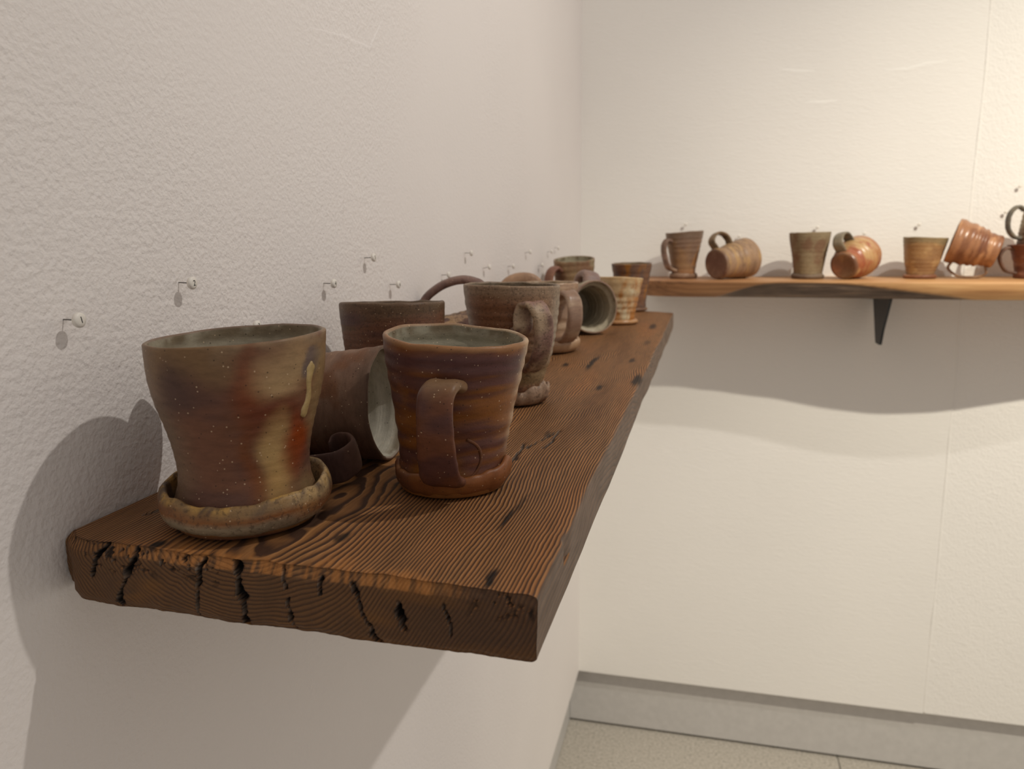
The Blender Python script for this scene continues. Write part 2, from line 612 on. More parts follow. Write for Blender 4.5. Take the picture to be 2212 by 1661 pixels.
def build_plank():
    nx, nz = 300, 44
    us, vs_ = np.linspace(-1, 1, nx+1), np.linspace(-1, 1, nz+1)
    # denser towards the corners
    per = [(u, -1.0) for u in us]+[(1.0, v) for v in vs_[1:]]+[(u, 1.0) for u in us[::-1][1:]]+[(-1.0, v) for v in vs_[::-1][1:-1]]
    per = np.array(per)
    npnt = len(per)
    ys = [0.0]
    while ys[-1] < 1:
        ys.append(ys[-1]+0.0014+0.0100*ys[-1])
    ys = np.array(ys)/ys[-1]

    def shape(u, v, s):
        """cross-section point at s (0 near end .. 1 far end) -> world-relative x, y, z"""
        x, z = rrect(u, v, SW/2, ST/2, 0.0032)
        x = x+SW/2
        z = z-ST/2
        yend = SY1+(SW-x)*0.62
        # near end leans and is worn: upper edge dips and rounds
        ynear = SY0+0.0085*(1-x/SW)+0.0022*(fbm(np.stack([x*30, z*30, x*0], -1), 3, 3)-0.5)*2
        ynear = ynear+0.0010*(fbm(np.stack([x*160, z*160, x*0], -1), 8, 3)-0.5)*2
        wear = 0.0016+0.0035*sstep(0.35, 0.75, fbm(np.stack([x*22, x*0, x*0], -1), 12, 3))
        ynear = ynear+wear*sstep(-0.0065, 0.0, z)**1.5+0.0020*sstep(-ST+0.004, -ST, z)
        corner = sstep(0.020, 0.0, x)
        ynear = ynear+0.010*corner**2
        y = ynear+(yend-ynear)*s
        # slow undulation of faces
        z = z+(0.0007*(fbm(np.stack([x*14, y*5, x*0+(v > 0)*5], -1), 21, 3)-0.5)*2)*(np.abs(v) > 0.5)
        x = x+np.where(u > 0.99, 0.0016*(fbm(np.stack([y*9, z*25, y*0], -1), 33, 3)-0.5)*2, 0)
        x = x-np.where((u > 0.99), 0.0022*np.exp(-((y-0.349)/0.006)**2)*(z > -0.012), 0)
        return x, y, z

    VX, VY, VZ = [], [], []
    for s in ys:
        x, y, z = shape(per[:, 0], per[:, 1], np.full(npnt, s))
        VX.append(x); VY.append(y); VZ.append(z)
    V = np.stack([np.concatenate(VX), np.concatenate(VY), np.concatenate(VZ)], -1)
    F = []
    for a in range(len(ys)-1):
        for i in range(npnt):
            j = (i+1) % npnt
            F.append((a*npnt+i, a*npnt+j, (a+1)*npnt+j, (a+1)*npnt+i))
    # caps: grid whose rim is the perimeter loop
    idx = {}
    for k, (u, v) in enumerate(per):
        idx[(int(round((u+1)/2*nx)), int(round((v+1)/2*nz)))] = k
    cracks = [([(0.0309, -0.0003), (0.0274, -0.0081), (0.0235, -0.0158)], 0.0010),
              ([(0.0496, -0.0015), (0.046, -0.0111), (0.0422, -0.02), (0.0399, -0.0277)], 0.0010),
              ([(0.0877, 0.0), (0.0853, -0.0096), (0.0837, -0.0192), (0.083, -0.031)], 0.0006),
              ([(0.1050, 0.0), (0.1061, -0.0086), (0.1079, -0.0166), (0.1084, -0.031)], 0.0017),
              ([(0.129, 0.0), (0.1302, -0.0107)], 0.0006),
              ([(0.131, -0.0144), (0.1328, -0.0243), (0.1342, -0.031)], 0.0006),
              ([(0.1637, -0.0041), (0.1662, -0.0137), (0.1698, -0.02), (0.1723, -0.0265), (0.1766, -0.0316)], 0.0008),
              ([(0.1842, -0.0097), (0.1857, -0.0159), (0.1871, -0.0213)], 0.0010),
              ([(0.1477, -0.0035), (0.1474, -0.0095)], 0.0010),
              ([(0.205, -0.008), (0.209, -0.021)], 0.0005)]
    Vc, extra_st = [], []
    nb = len(V)
    for end in (0, 1):
        base = 0 if end == 0 else (len(ys)-1)*npnt
        loc = {}
        gi, gj = [], []
        for i in range(nx+1):
            for j in range(nz+1):
                if (i, j) in idx:
                    loc[(i, j)] = base+idx[(i, j)]
                else:
                    loc[(i, j)] = nb+len(Vc)+len(gi)
                    gi.append(i); gj.append(j)
        u = us[np.array(gi)]
        v = vs_[np.array(gj)]
        x, y, z = shape(u, v, np.full(len(u), float(end)))
        stn = np.zeros(len(u))
        if end == 0:
            jx = x+0.0016*(fbm(np.stack([x*300, z*300, x*0], -1), 41, 3)-0.5)*2
            for pts, wd in cracks:
                wd = wd*1.45
                d = polydist(jx, z, pts)
                w2 = wd*(0.15+1.5*fbm(np.stack([x*150, z*260, x*0], -1), 7, 2)**1.5)
                k = sstep(w2*1.25, w2*0.35, d)
                y = y+0.0065*k
                stn = np.maximum(stn, sstep(w2*1.7, w2*0.9, d))  # crack's inner shade painted black, on top of the real groove
        if end == 0:
            pit = sstep(0.60, 0.68, fbm(np.stack([x*420, z*420, x*0], -1), 81, 3))*sstep(-0.017, -0.004, z)*sstep(0.45, 0.58, fbm(np.stack([x*26, z*40, x*0], -1), 83, 2))
            y = y+0.0016*pit
            stn = np.maximum(stn, pit*0.92)
        Vc += list(np.stack([x, y, z], -1))
        extra_st += list(stn)
        for i in range(nx):
            for j in range(nz):
                q = (loc[(i, j)], loc[(i+1, j)], loc[(i+1, j+1)], loc[(i, j+1)])
                F.append(q if end == 0 else q[::-1])
    V = np.vstack([V, np.array(Vc)])
    # dark knots, nail holes and splits on the top
    st = np.zeros(len(V))
    st[nb:] = np.array(extra_st)
    jx = V[:, 0]+0.003*(fbm(V*np.array([220, 90, 220]), 51, 3)-0.5)*2
    topm = V[:, 2] > -0.004
    for (x, y, a, c, kk) in [(0.2107, 0.3653, 0.0030, 0.018, 0.95), (0.2225, 0.2950, 0.0028, 0.012, 0.95),
                             (0.1797, 0.8866, 0.0045, 0.060, 0.9), (0.1508, 0.8675, 0.0045, 0.016, 0.85),
                             (0.2232, 0.916, 0.0040, 0.022, 0.8), (0.2407, 0.7824, 0.0045, 0.040, 0.9),
                             (0.2079, 0.7347, 0.0035, 0.016, 0.9), (0.2218, 1.2853, 0.0075, 0.045, 0.8),
                             (0.1399, 0.3242, 0.0028, 0.008, 0.8), (0.0573, 0.2965, 0.0045, 0.006, 0.95),
                             (0.0571, 0.3161, 0.0050, 0.006, 0.9), (0.213, 0.388, 0.0018, 0.022, 0.6),
                             (0.196, 0.545, 0.0028, 0.014, 0.55), (0.228, 1.08, 0.005, 0.03, 0.5)]:
        d = np.hypot((jx-x)/a, (V[:, 1]-y)/c)
        st = np.maximum(st, topm*kk*sstep(1.15, 0.45, d))
    for pts, wd in (([(0.2028, 0.560), (0.2040, 0.5251), (0.2010, 0.505)], 0.0007),
                    ([(0.1995, 0.55), (0.1940, 0.522), (0.190, 0.505)], 0.0007),
                    ([(0.186, 0.515), (0.1874, 0.4856), (0.190, 0.45)], 0.0007),
                    ([(0.020, 0.33), (0.036, 0.36), (0.045, 0.40)], 0.0006)):
        d = polydist(jx, V[:, 1], pts)
        k = topm*sstep(wd*1.8, wd*0.5, d)
        st = np.maximum(st, 0.9*k)  # shade inside the split painted dark along with the cut
        V[:, 2] -= 0.0015*k
    # worn pale fibres just behind the near upper edge
    dn = V[:, 1]-(SY0+0.0085*(1-V[:, 0]/SW))
    fib = fbm(np.stack([V[:, 0]*520+V[:, 1]*60, V[:, 1]*60, V[:, 2]*0], -1), 61, 3)
    reach = 0.004+0.022*fbm(np.stack([V[:, 0]*45, V[:, 0]*0, V[:, 0]*0], -1), 62, 3)
    worn = (V[:, 2] > -0.0045)*sstep(reach, reach*0.3, np.abs(dn))*sstep(0.40, 0.62, fib)*sstep(0.02, 0.05, V[:, 0])*sstep(0.225, 0.19, V[:, 0])
    # lift to zero at the flat top
    return V, F, st, worn


V, F, st, worn = build_plank()
sh = link_mesh('wall_shelf', V, F, M_PLANK, attrs={'stain_and_shade': st, 'worn': worn})
sh.location = (0.0015, 0, S-0.0004)
tag(sh, 'thick dark weathered fir plank shelf with cracked end on the left wall', 'shelf')

# ------------------------------------------------------------------ far shelf: live-edge slab on the back wall
BZ = S+0.0525


def build_slab():
    x0, x1 = 0.172, 1.75
    n = 420
    xs = np.linspace(x0, x1, n)
    kx = [0.17, 0.19, 0.26, 0.35, 0.45, 0.55, 0.65, 0.75, 0.85, 0.95, 1.05, 1.15, 1.3, 1.5, 1.75]
    stop = np.interp(xs, kx, [0.165, 0.20, 0.225, 0.232, 0.236, 0.238, 0.245, 0.252, 0.255, 0.250, 0.232, 0.215, 0.21, 0.22, 0.22])
    sbot = np.interp(xs, kx, [0.15, 0.185, 0.205, 0.202, 0.206, 0.215, 0.226, 0.238, 0.243, 0.236, 0.215, 0.195, 0.19, 0.20, 0.20])
    ker = np.hanning(31); ker /= ker.sum()
    sm = lambda a: np.convolve(np.pad(a, 15, mode='edge'), ker, 'valid')
    stop, sbot = sm(stop), sm(sbot)
    th = 0.035
    # upper limit of the bark on the face (0 top .. 1 bottom)
    blim = sm(np.interp(xs, [0.17, 0.30, 0.35, 0.42, 0.52, 0.60, 0.66, 0.72, 0.80, 0.84, 0.9, 1.75], [1.4, 1.4, 0.75, 0.12, 0.10, 0.20, 0.42, 0.65, 0.92, 1.3, 1.5, 1.5]))
    rings, bark = [], []
    for i, x in enumerate(xs):
        pts = [(0.0, 0.0)]
        pts += [(stop[i]*q, 0.0) for q in np.linspace(0.1, 0.98, 10)]
        bb = [0]*11
        for q in np.linspace(0, 1, 15):
            yy = stop[i]+(sbot[i]-stop[i])*q+0.004*math.sin(math.pi*q)
            zz_ = -th*q
            if q == 0:
                yy -= 0.0012
            pts.append((yy, zz_-0.0006*(q == 0)))
            bb.append(float(sstep(blim[i]-0.08, blim[i]+0.04, np.array(q))))
        pts += [(sbot[i]*q, -th) for q in np.linspace(0.98, 0.05, 10)]
        bb += [0]*10
        pts.append((0.0, -th)); bb.append(0)
        p = np.array(pts)
        nzv = fbm(np.stack([np.full(len(p), x*14), p[:, 0]*30, p[:, 1]*60], -1), 71, 3)-0.5
        b_ = np.array(bb)
        yv = YB-p[:, 0]-b_*0.004*nzv+b_*0.003
        rings.append(np.stack([np.full(len(p), x), yv, p[:, 1]], -1))
        bark += list(b_)
    V, F = rings_mesh(rings)
    m = len(rings[0])
    F.append(tuple(range(m))[::-1])
    F.append(tuple((n-1)*m+k for k in range(m)))
    return V, [f[::-1] for f in F], bark


V, F, bark = build_slab()
sl = link_mesh('wall_shelf', V, F, M_SLAB, attrs={'bark': bark}, smooth=False)
sl.location = (0, -0.0005, BZ)
tag(sl, 'pale brown live-edge wooden shelf with dark bark on the back wall', 'shelf')

# bracket under it: tapered steel gusset with wall and shelf flanges
br = empty('shelf_bracket', (0.681, YB, BZ-0.035))
tag(br, 'black tapered steel bracket under the live-edge shelf', 'bracket')


def gusset():
    prof = [(-0.001, -0.0005), (-0.172, -0.0005), (-0.173, -0.006), (-0.122, -0.074), (-0.106, -0.107), (-0.102, -0.110), (-0.062, -0.110), (-0.058, -0.106), (-0.001, -0.012)]
    V = [(-0.0025, y, z) for y, z in prof]+[(0.0025, y, z) for y, z in prof]
    n = len(prof)
    F = [tuple(range(n)), tuple(range(n, 2*n))[::-1]]+[(i, i+n, (i+1) % n+n, (i+1) % n) for i in range(n)]
    return V, F


V, F = gusset()
link_mesh('gusset', V, F, M_BLACK, parent=br, smooth=False)
V, F = box(-0.011, 0.011, -0.165, 0.0, -0.004, -0.0004)
link_mesh('shelf_flange', V, F, M_BLACK, parent=br, smooth=False)
V, F = box(-0.011, 0.011, -0.004, -0.0002, -0.016, -0.004)
link_mesh('wall_flange', V, F, M_BLACK, parent=br, smooth=False)

# ------------------------------------------------------------------ pots
NSEG = 112


def smooth_prof(prof, n):
    z = np.array([p[0] for p in prof], float)
    r = np.array([p[1] for p in prof], float)
    m = len(z)
    d = np.diff(r)/np.diff(z)
    t = np.zeros(m)
    t[1:-1] = (d[:-1]+d[1:])/2
    t[0], t[-1] = d[0], d[-1]
    zz = np.linspace(z[0], z[-1], n)
    i = np.clip(np.searchsorted(z, zz)-1, 0, m-2)
    h = z[i+1]-z[i]
    q = (zz-z[i])/h
    rr = (2*q**3-3*q**2+1)*r[i]+(q**3-2*q**2+q)*h*t[i]+(-2*q**3+3*q**2)*r[i+1]+(q**3-q**2)*h*t[i+1]
    return zz, rr


def body_mesh(prof, thick=0.0035, floor_h=0.009, ridge=(0.0003, 0.007), wob=0.012, tilt=(0, 0), skew=(0, 0), lipn=0.0006,
              seed=1, colf=None, inner=None, ridge_in=0.0004, nz=72):
    """thrown pot: outer wall with throwing ridges, rounded lip, inner wall and floor"""
    th = np.linspace(0, 2*math.pi, NSEG, endpoint=False)
    zz, rr = smooth_prof(prof, nz)
    H = zz[-1]
    cs, sn_ = np.cos(th), np.sin(th)

    def warp(r, z, q):
        """r, z per level; q relative height for warps"""
        z_ = np.full(NSEG, z)
        f = 1+wob*(0.3+0.7*q)*(np.cos(2*th+seed)+0.5*np.cos(3*th+seed*2.3))
        f = f+0.012*(fbm(np.stack([cs*2+seed, sn_*2, np.full(NSEG, z*40)], -1), seed+5, 2)-0.5)*2
        R = r*f
        x = R*cs+skew[0]*q
        y = R*sn_+skew[1]*q
        zt = z_+(tilt[0]*x+tilt[1]*y)*q**2+lipn*(vnoise(np.stack([cs*3+seed, sn_*3, cs*0], -1), seed+9)-0.5)*2*q**3
        return np.stack([x, y, zt], -1)

    def ridg(z, amp, per):
        return amp*(np.sin(2*math.pi*z/per+seed+2.0*np.sin(z*90+seed)))*(0.5+vnoise(np.array([[z*120, seed, 0.0]]), seed)[0])

    rings, tv, inside = [], [], []

    def add(r, z, q, ins, tvv):
        rings.append(warp(r, z, q)); tv.append(tvv); inside.append(ins)
    r0 = rr[0]
    add(r0*0.70, 0.0016, 0.0, 0, 0.0)
    add(r0*0.84, 0.0004, 0.0, 0, 0.0)
    add(r0*0.93, 0.0, 0.0, 0, 0.0)
    for k in range(nz):
        q = zz[k]/H
        zc = zz[k] if k else 0.0009
        fade = min(1, q*8)*min(1, (1-q)*10)
        add(rr[k]+ridg(zz[k], *ridge)*fade, zc, q, 0, q)
    for a in (40, 80, 120, 160):
        aa = math.radians(a)
        add(rr[-1]-thick*0.5*(1-math.cos(aa)), H+thick*0.45*math.sin(aa), 1.0, 0.25 if a < 100 else 0.6, 1.0)
    for k in range(nz-1, -1, -1):
        if zz[k] < floor_h:
            break
        q = zz[k]/H
        t_ = thick*(1+0.35*(1-q))
        add(max(rr[k]-t_, 0.004)+ridg(zz[k]+0.002, ridge_in, ridge[1])*min(1, (1-q)*10), zz[k], q, 1, q)
    rl = np.linalg.norm(rings[-1][0, :2])
    qf = floor_h/H
    for f_, dz in ((0.9, -0.0012), (0.6, -0.002), (0.25, -0.002)):
        add(rl*f_, floor_h+dz, qf, 1, qf)
    V, F = rings_mesh(rings, np.array([0, 0, 0.0018]), rings[-1].mean(0))
    F = [f for f in F]
    thv = np.tile(th, len(rings))
    tvv = np.repeat(tv, NSEG)
    ins = np.repeat(inside, NSEG)
    thv = np.append(thv, [0, 0]); tvv = np.append(tvv, [0, qf]); ins = np.append(ins, [0, 1])
    col = colf(V, thv, tvv)
    ic = inner if inner is not None else pc(128, 122, 104)
    inn = ic[None, :]*(0.86+0.28*fbm(V*np.array([60, 60, 160]), seed+77, 3))[:, None]
    wgt = sstep(0.3, 1.0, ins)
    edge = 0.8*sstep(0.90, 0.985, tvv)*wgt*sstep(0.35, 0.65, fbm(V*np.array([120, 120, 90]), seed+3, 3))
    inn = mixc(inn, inn*0+pc(92, 76, 56)[None, :], edge)
    col = mixc(col, inn, wgt)
    return V, [f[::-1] if False else f for f in F], col


def foot_mesh(rb, R, h, seed=1, wav=0.25, colf=None, tear=0.0, tilt=(0, 0), round_=False, bowl=False):
    """saucer-like rolled foot: wavy upturned lip round the pot's base"""
    n = 120
    th = np.linspace(0, 2*math.pi, n, endpoint=False)
    c, s = np.cos(th), np.sin(th)
    w1 = (fbm(np.stack([c*1.3+seed, s*1.3, c*0], -1), seed, 2)-0.5)*2
    w2 = (fbm(np.stack([c*3.2+seed, s*3.2, c*0+3], -1), seed+4, 3)-0.5)*2
    hh = h*(1+wav*w1*1.6+0.10*w2)+tilt[0]*c+tilt[1]*s
    RR = R*(1+0.05*w1-0.03*w2)
    if tear:
        hh = hh+h*tear*np.maximum(0, (vnoise(np.stack([c*3.2, s*3.2, c*0], -1), seed+8)-0.45))*2.0
        RR = RR+R*0.12*tear*(vnoise(np.stack([c*9, s*9, c*0], -1), seed+18)-0.5)
    hh = np.maximum(hh, h*0.45)
    if round_:
        prof = [(0.70, 0.0, 0), (0.90, 0.0, 0.02), (0.98, 0.0, 0.25), (1.0, 0, 0.5), (0.98, 0, 0.75), (0.93, 0, 0.95), (0.88, 0, 1.0), (0.82, 0, 0.93), (-1, -0.0008, 0.8)]
    elif bowl:
        prof = [(0.45, 0.0, 0), (0.62, 0.0, 0.0), (0.80, 0.0, 0.09), (0.925, 0, 0.26), (0.985, 0, 0.45), (1.0, 0, 0.62), (0.99, 0, 0.78),
                (0.965, 0, 0.92), (0.935, 0, 1.0), (0.905, 0, 0.99), (0.885, 0, 0.90), (-1, 0.0004, 0.55), (-1, -0.0014, 0.45)]
    else:
        prof = [(0.62, 0.0, 0), (0.76, 0.0, 0.0), (0.88, 0.0, 0.13), (0.965, 0, 0.38), (1.0, 0, 0.66), (0.995, 0, 0.86),
                (0.965, 0, 0.98), (0.925, 0, 1.0), (0.895, 0, 0.93), (0.87, 0, 0.70), (-1, 0.0016, 0.42), (-1, -0.0012, 0.36)]
    rings, lev = [], []
    for f, dr, g in prof:
        r = RR*f if f > 0 else np.full(n, rb+dr)
        rings.append(np.stack([r*c, r*s, hh*g if g else np.full(n, 0.0004 if f > 0.5 else 0.0012)], -1))
        lev.append(g if f > 0 else -g)
    V = np.concatenate(rings)
    m = len(rings)
    F = []
    for a in range(m):
        b_ = (a+1) % m
        for i in range(n):
            j = (i+1) % n
            F.append((a*n+i, a*n+j, b_*n+j, b_*n+i))
    col = colf(V, np.tile(th, m), np.repeat(np.array(lev), n))
    return V, F, col


def catmull(P, n):
    P = np.array(P, float)
    Q = np.vstack([2*P[0]-P[1], P, 2*P[-1]-P[-2]])
    seg = len(P)-1
    out = []
    for q in np.linspace(0, seg, n):
        i = min(int(q), seg-1)
        t = q-i
        a, b_, c, d = Q[i], Q[i+1], Q[i+2], Q[i+3]
        out.append(0.5*((2*b_)+(-a+c)*t+(2*a-5*b_+4*c-d)*t*t+(-a+3*b_-3*c+d)*t**3))
    return np.array(out)


def handle_mesh(path, phi, width, thick, n=64, groove=0.0, lat=None, colf=None, seed=1, twist=0.0, ring=20):
    """strap pulled along path [(r, z)...] in the plane at azimuth phi (degrees)"""
    p = math.radians(phi)
    er = np.array([math.cos(p), math.sin(p), 0])
    el = np.array([-math.sin(p), math.cos(p), 0])
    P3 = [er*r+np.array([0, 0, z])+el*(lat[i] if lat else 0) for i, (r, z) in enumerate(path)]
    C = catmull(P3, n)
    T = np.gradient(C, axis=0)
    T /= np.linalg.norm(T, axis=1)[:, None]
    wv = np.interp(np.linspace(0, 1, n), np.linspace(0, 1, len(width)), width)
    tk = np.interp(np.linspace(0, 1, n), np.linspace(0, 1, len(thick)), thick)
    rings = []
    for i in range(n):
        B = el-T[i]*np.dot(el, T[i])
        B /= np.linalg.norm(B)
        N = np.cross(T[i], B)
        if twist:
            a = math.radians(twist)*i/(n-1)
            B, N = B*math.cos(a)+N*math.sin(a), N*math.cos(a)-B*math.sin(a)
        ring_ = []
        for k in range(ring):
            a = 2*math.pi*k/ring
            ca, sa = math.cos(a), math.sin(a)
            x = math.copysign(abs(ca)**0.55, ca)*wv[i]/2
            y = math.copysign(abs(sa)**0.8, sa)*tk[i]/2
            if groove:
                y *= 1-groove*math.cos(x/(wv[i]/2)*math.pi*1.5)*0.5
            ring_.append(C[i]+B*x+N*y)
        rings.append(np.array(ring_))
    V, F = rings_mesh(rings, C[0]-T[0]*tk[0]*0.15, C[-1]+T[-1]*tk[-1]*0.15)
    V = V+(0.0005*(fbm(V*130, seed, 2)-0.5)*2)[:, None]*np.array([1, 1, 1])
    tt = np.append(np.repeat(np.linspace(0, 1, n), ring), [0, 1])
    col = colf(V, None, tt)
    return V, F, col


def ware(c1, c2, c3=None, seed=1, top=None, bot=None, a3=(0.52, 0.68), k=(26, 26, 60), top_at=0.86, bot_at=0.16):
    """mottled wood-fired colouring made of three tones plus rim and foot tones"""
    c1, c2 = pc(*c1), pc(*c2)

    def f(V, th, t):
        n1 = fbm(V*np.array(k)+seed*3.7, seed, 4)
        col = mixc(np.broadcast_to(c1, V.shape), np.broadcast_to(c2, V.shape), sstep(0.38, 0.62, n1))
        if c3 is not None:
            n2 = fbm(V*np.array(k)*1.4+seed*9.1, seed+31, 4)
            col = mixc(col, np.broadcast_to(pc(*c3), V.shape), sstep(a3[0], a3[1], n2))
        j = 0.08*(fbm(V*60, seed+41, 3)-0.5)*2
        if top is not None:
            col = mixc(col, np.broadcast_to(pc(*top), V.shape), 0.85*sstep(top_at-0.06, top_at+0.06, t+j))
        if bot is not None:
            col = mixc(col, np.broadcast_to(pc(*bot), V.shape), 0.85*sstep(bot_at+0.07, bot_at-0.07, t+j))
        return col
    return f


PG[0] = 1.22
G_MATTE = mat_glaze('stoneware_matte', 0.55, 0.5, 0.35, 0.6, 0.14)
G_SATIN = mat_glaze('stoneware_satin', 0.40, 0.8, 0.30, 0.18, 0.22)
G_GLOSS = mat_glaze('stoneware_gloss', 0.26, 0.35, 0.20, 0.25, 0.42)
G_CRUST = mat_glaze('stoneware_ash', 0.42, 1.0, 0.6, 0.3, 0.26, crust=0.5)
G_SHINO = mat_glaze('stoneware_crackle', 0.45, 0.4, 0.4, 0.3, 0.25, crust=0.75)


def az(x, y, off=0):
    return math.degrees(math.atan2(CAM[1]-y, CAM[0]-x))+off


GROUP_N = 'wood-fired mugs on the dark plank shelf'
GROUP_F = 'wood-fired mugs on the live-edge shelf'


def mug(label, mat, body, foot=None, handle=None, group=GROUP_N, mat_h=None, mat_f=None):
    root = empty('mug')
    tag(root, label, 'mug', group)
    parts = []
    V, F, c = body
    parts.append(link_mesh('body', V, F, mat, parent=root, col=c))
    if foot is not None:
        V, F, c = foot
        parts.append(link_mesh('foot', V, F, mat_f or mat, parent=root, col=c))
    if handle is not None:
        V, F, c = handle
        parts.append(link_mesh('handle', V, F, mat_h or mat, parent=root, col=c))
    return root, parts


def stand(root, x, y, z, rot=0, tilt=(0, 0)):
    root.location = (x, y, z)
    root.rotation_euler = (math.radians(tilt[0]), math.radians(tilt[1]), math.radians(rot))


def lay(root, parts, az_deg, anchor, mouth_h, z, roll=0.0, pitch=None, use_handle=False):
    """lay a pot on its side: axis (foot to mouth) at azimuth az_deg, handle `roll` degrees round
    from straight up; pitch found so that both ends touch. anchor: world xy of the mouth's centre"""
    pts = []
    for p in parts:
        if p.name.startswith('handle') and not use_handle:
            continue
        a = np.zeros(len(p.data.vertices)*3)
        p.data.vertices.foreach_get('co', a)
        pts.append(a.reshape(-1, 3))
    P = np.vstack(pts)
    a0 = math.radians(az_deg)

    def rotm(pt):
        a = np.array([math.cos(a0)*math.cos(pt), math.sin(a0)*math.cos(pt), math.sin(pt)])
        up = np.array([0, 0, 1.0])
        e1 = up-a*np.dot(up, a)
        e1 /= np.linalg.norm(e1)
        e2 = np.cross(a, e1)
        x = math.cos(math.radians(roll))*e1+math.sin(math.radians(roll))*e2
        return np.stack([x, np.cross(a, x), a], 1)
    if pitch is None:
        best = None
        mid = P[:, 2].mean()
        for d in np.linspace(-18, 18, 145):
            Rm = rotm(math.radians(d))
            zz_ = P @ Rm.T
            lo = zz_[P[:, 2] < mid*0.9][:, 2].min()
            hi = zz_[P[:, 2] > mid*1.1][:, 2].min()
            if best is None or abs(lo-hi) < best[0]:
                best = (abs(lo-hi), d)
        pitch = best[1]
    Rm = rotm(math.radians(pitch))
    W_ = P @ Rm.T
    mz = W_[:, 2].min()
    mc = Rm @ np.array([0, 0, mouth_h])
    M = Matrix([[*Rm[i], 0] for i in range(3)]+[[0, 0, 0, 1]])
    M.translation = (anchor[0]-mc[0], anchor[1]-mc[1], z-mz)
    root.matrix_world = M
    return root


SZ = S+0.0003               # where pots stand on the plank

# ---- A: big mug at the near end
ax, ay = 0.0790, 0.3392
thA = math.radians(az(ax, ay))


def colA(V, th, t):
    ph = (th-thA+math.pi) % (2*math.pi)-math.pi
    u = np.sin(ph)
    front = sstep(-0.25, 0.05, np.cos(ph))
    wu = u+0.14*(fbm(V*45, 3, 3)-0.5)*2
    wt = t+0.10*(fbm(V*50+7, 4, 3)-0.5)*2
    n1 = fbm(V*np.array([22, 22, 55]), 5, 4)
    col = mixc(np.broadcast_to(pc(84, 58, 48), V.shape), np.broadcast_to(pc(98, 66, 50), V.shape), sstep(0.4, 0.62, n1))

    def blob(c, cu, ct, su, stt, a=1.0, lo=1.45, hi=0.15):
        nonlocal col
        d = np.hypot((wu-cu)/su, (wt-ct)/stt)
        col = mixc(col, np.broadcast_to(pc(*c), V.shape), a*sstep(lo, hi, d)*front)
    blob((108, 90, 72), -1.0, 0.55, 0.28, 0.6, 0.8)
    blob((112, 88, 62), -0.55, 0.93, 0.7, 0.13, 0.8)
    blob((66, 48, 42), -0.62, 0.80, 0.22, 0.11, 0.8)
    blob((102, 54, 34), 0.08, 0.76, 0.20, 0.22, 0.85)
    blob((86, 42, 28), 0.40, 0.60, 0.35, 0.10, 0.8)
    blob((150, 124, 92), 0.40, 0.80, 0.32, 0.11, 0.95)
    blob((138, 114, 84), 0.62, 0.90, 0.40, 0.10, 0.85)
    blob((158, 130, 90), 0.42, 0.40, 0.20, 0.20, 0.95)
    blob((146, 116, 76), 0.36, 0.22, 0.26, 0.16, 0.85)
    blob((122, 56, 28), 0.74, 0.46, 0.18, 0.15, 0.85)
    blob((112, 54, 28), 0.66, 0.33, 0.16, 0.10, 0.6)
    blob((104, 58, 30), 0.08, 0.34, 0.13, 0.22, 0.6)
    blob((84, 72, 68), 0.80, 0.88, 0.15, 0.09, 0.85, 1.1, 0.7)
    blob((134, 112, 80), 0.95, 0.70, 0.14, 0.3, 0.7)
    blob((112, 92, 66), 0.86, 0.13, 0.26, 0.14, 0.8)
    blob((120, 84, 44), 0.0, 0.07, 1.3, 0.055, 0.8)
    blob((128, 108, 84), 0.2, 1.0, 1.4, 0.035, 0.75)
    return col


def colAf(V, th, t):
    ph = (th-thA+math.pi) % (2*math.pi)-math.pi
    n = fbm(V*90, 8, 4)
    col = mixc(np.broadcast_to(pc(82, 66, 52), V.shape), np.broadcast_to(pc(118, 94, 66), V.shape), sstep(0.45, 0.62, n))
    hi = (t > 0.85)
    col = mixc(col, np.broadcast_to(pc(158, 124, 74), V.shape), 0.75*sstep(0.50, 0.60, fbm(V*220, 9, 3))*sstep(0.8, 0.95, t))
    col = mixc(col, np.broadcast_to(pc(160, 134, 98), V.shape), 0.75*sstep(0.2, 0.8, np.sin(ph))*sstep(0.5, 0.9, t)*sstep(0.4, 0.55, fbm(V*120, 19, 3)))
    tw = t+0.10*np.sin(ph-0.3)+0.10*(fbm(V*40, 29, 2)-0.5)
    outer = (np.hypot(V[:, 0], V[:, 1]) > 0.0387)*(t >= 0)
    col = mixc(col, np.broadcast_to(pc(112, 68, 38), V.shape), 0.8*outer*sstep(0.78, 0.62, tw)*sstep(0.40, 0.50, tw))
    col = mixc(col, np.broadcast_to(pc(128, 114, 94), V.shape), 0.92*(t >= 0)*sstep(0.54, 0.42, tw))
    return col


bA = body_mesh([(0, 0.0340), (0.006, 0.0370), (0.012, 0.0363), (0.0183, 0.0338), (0.0281, 0.0324), (0.0403, 0.0337), (0.0525, 0.0366), (0.0647, 0.0402), (0.0769, 0.0426), (0.086, 0.0433), (0.0945, 0.0437)],
               0.0024, 0.010, (0.00010, 0.006), 0.006, (0.036, 0.022), (0.001, 0.0), lipn=0.0003, seed=2, colf=colA, inner=pc(142, 132, 114))
fA = foot_mesh(0.0364, 0.0428, 0.0215, seed=3, wav=0.08, colf=colAf, tilt=(-0.0010, 0.0018), bowl=True)
hA = handle_mesh([(0.0445, 0.0790), (0.0515, 0.0850), (0.0600, 0.0835), (0.0650, 0.072), (0.0610, 0.056), (0.049, 0.043), (0.033, 0.038)], az(ax, ay, 197), [0.021, 0.019, 0.017, 0.017, 0.020], [0.007, 0.006, 0.0055, 0.0055, 0.006], colf=ware((92, 64, 50), (112, 82, 58), seed=6))
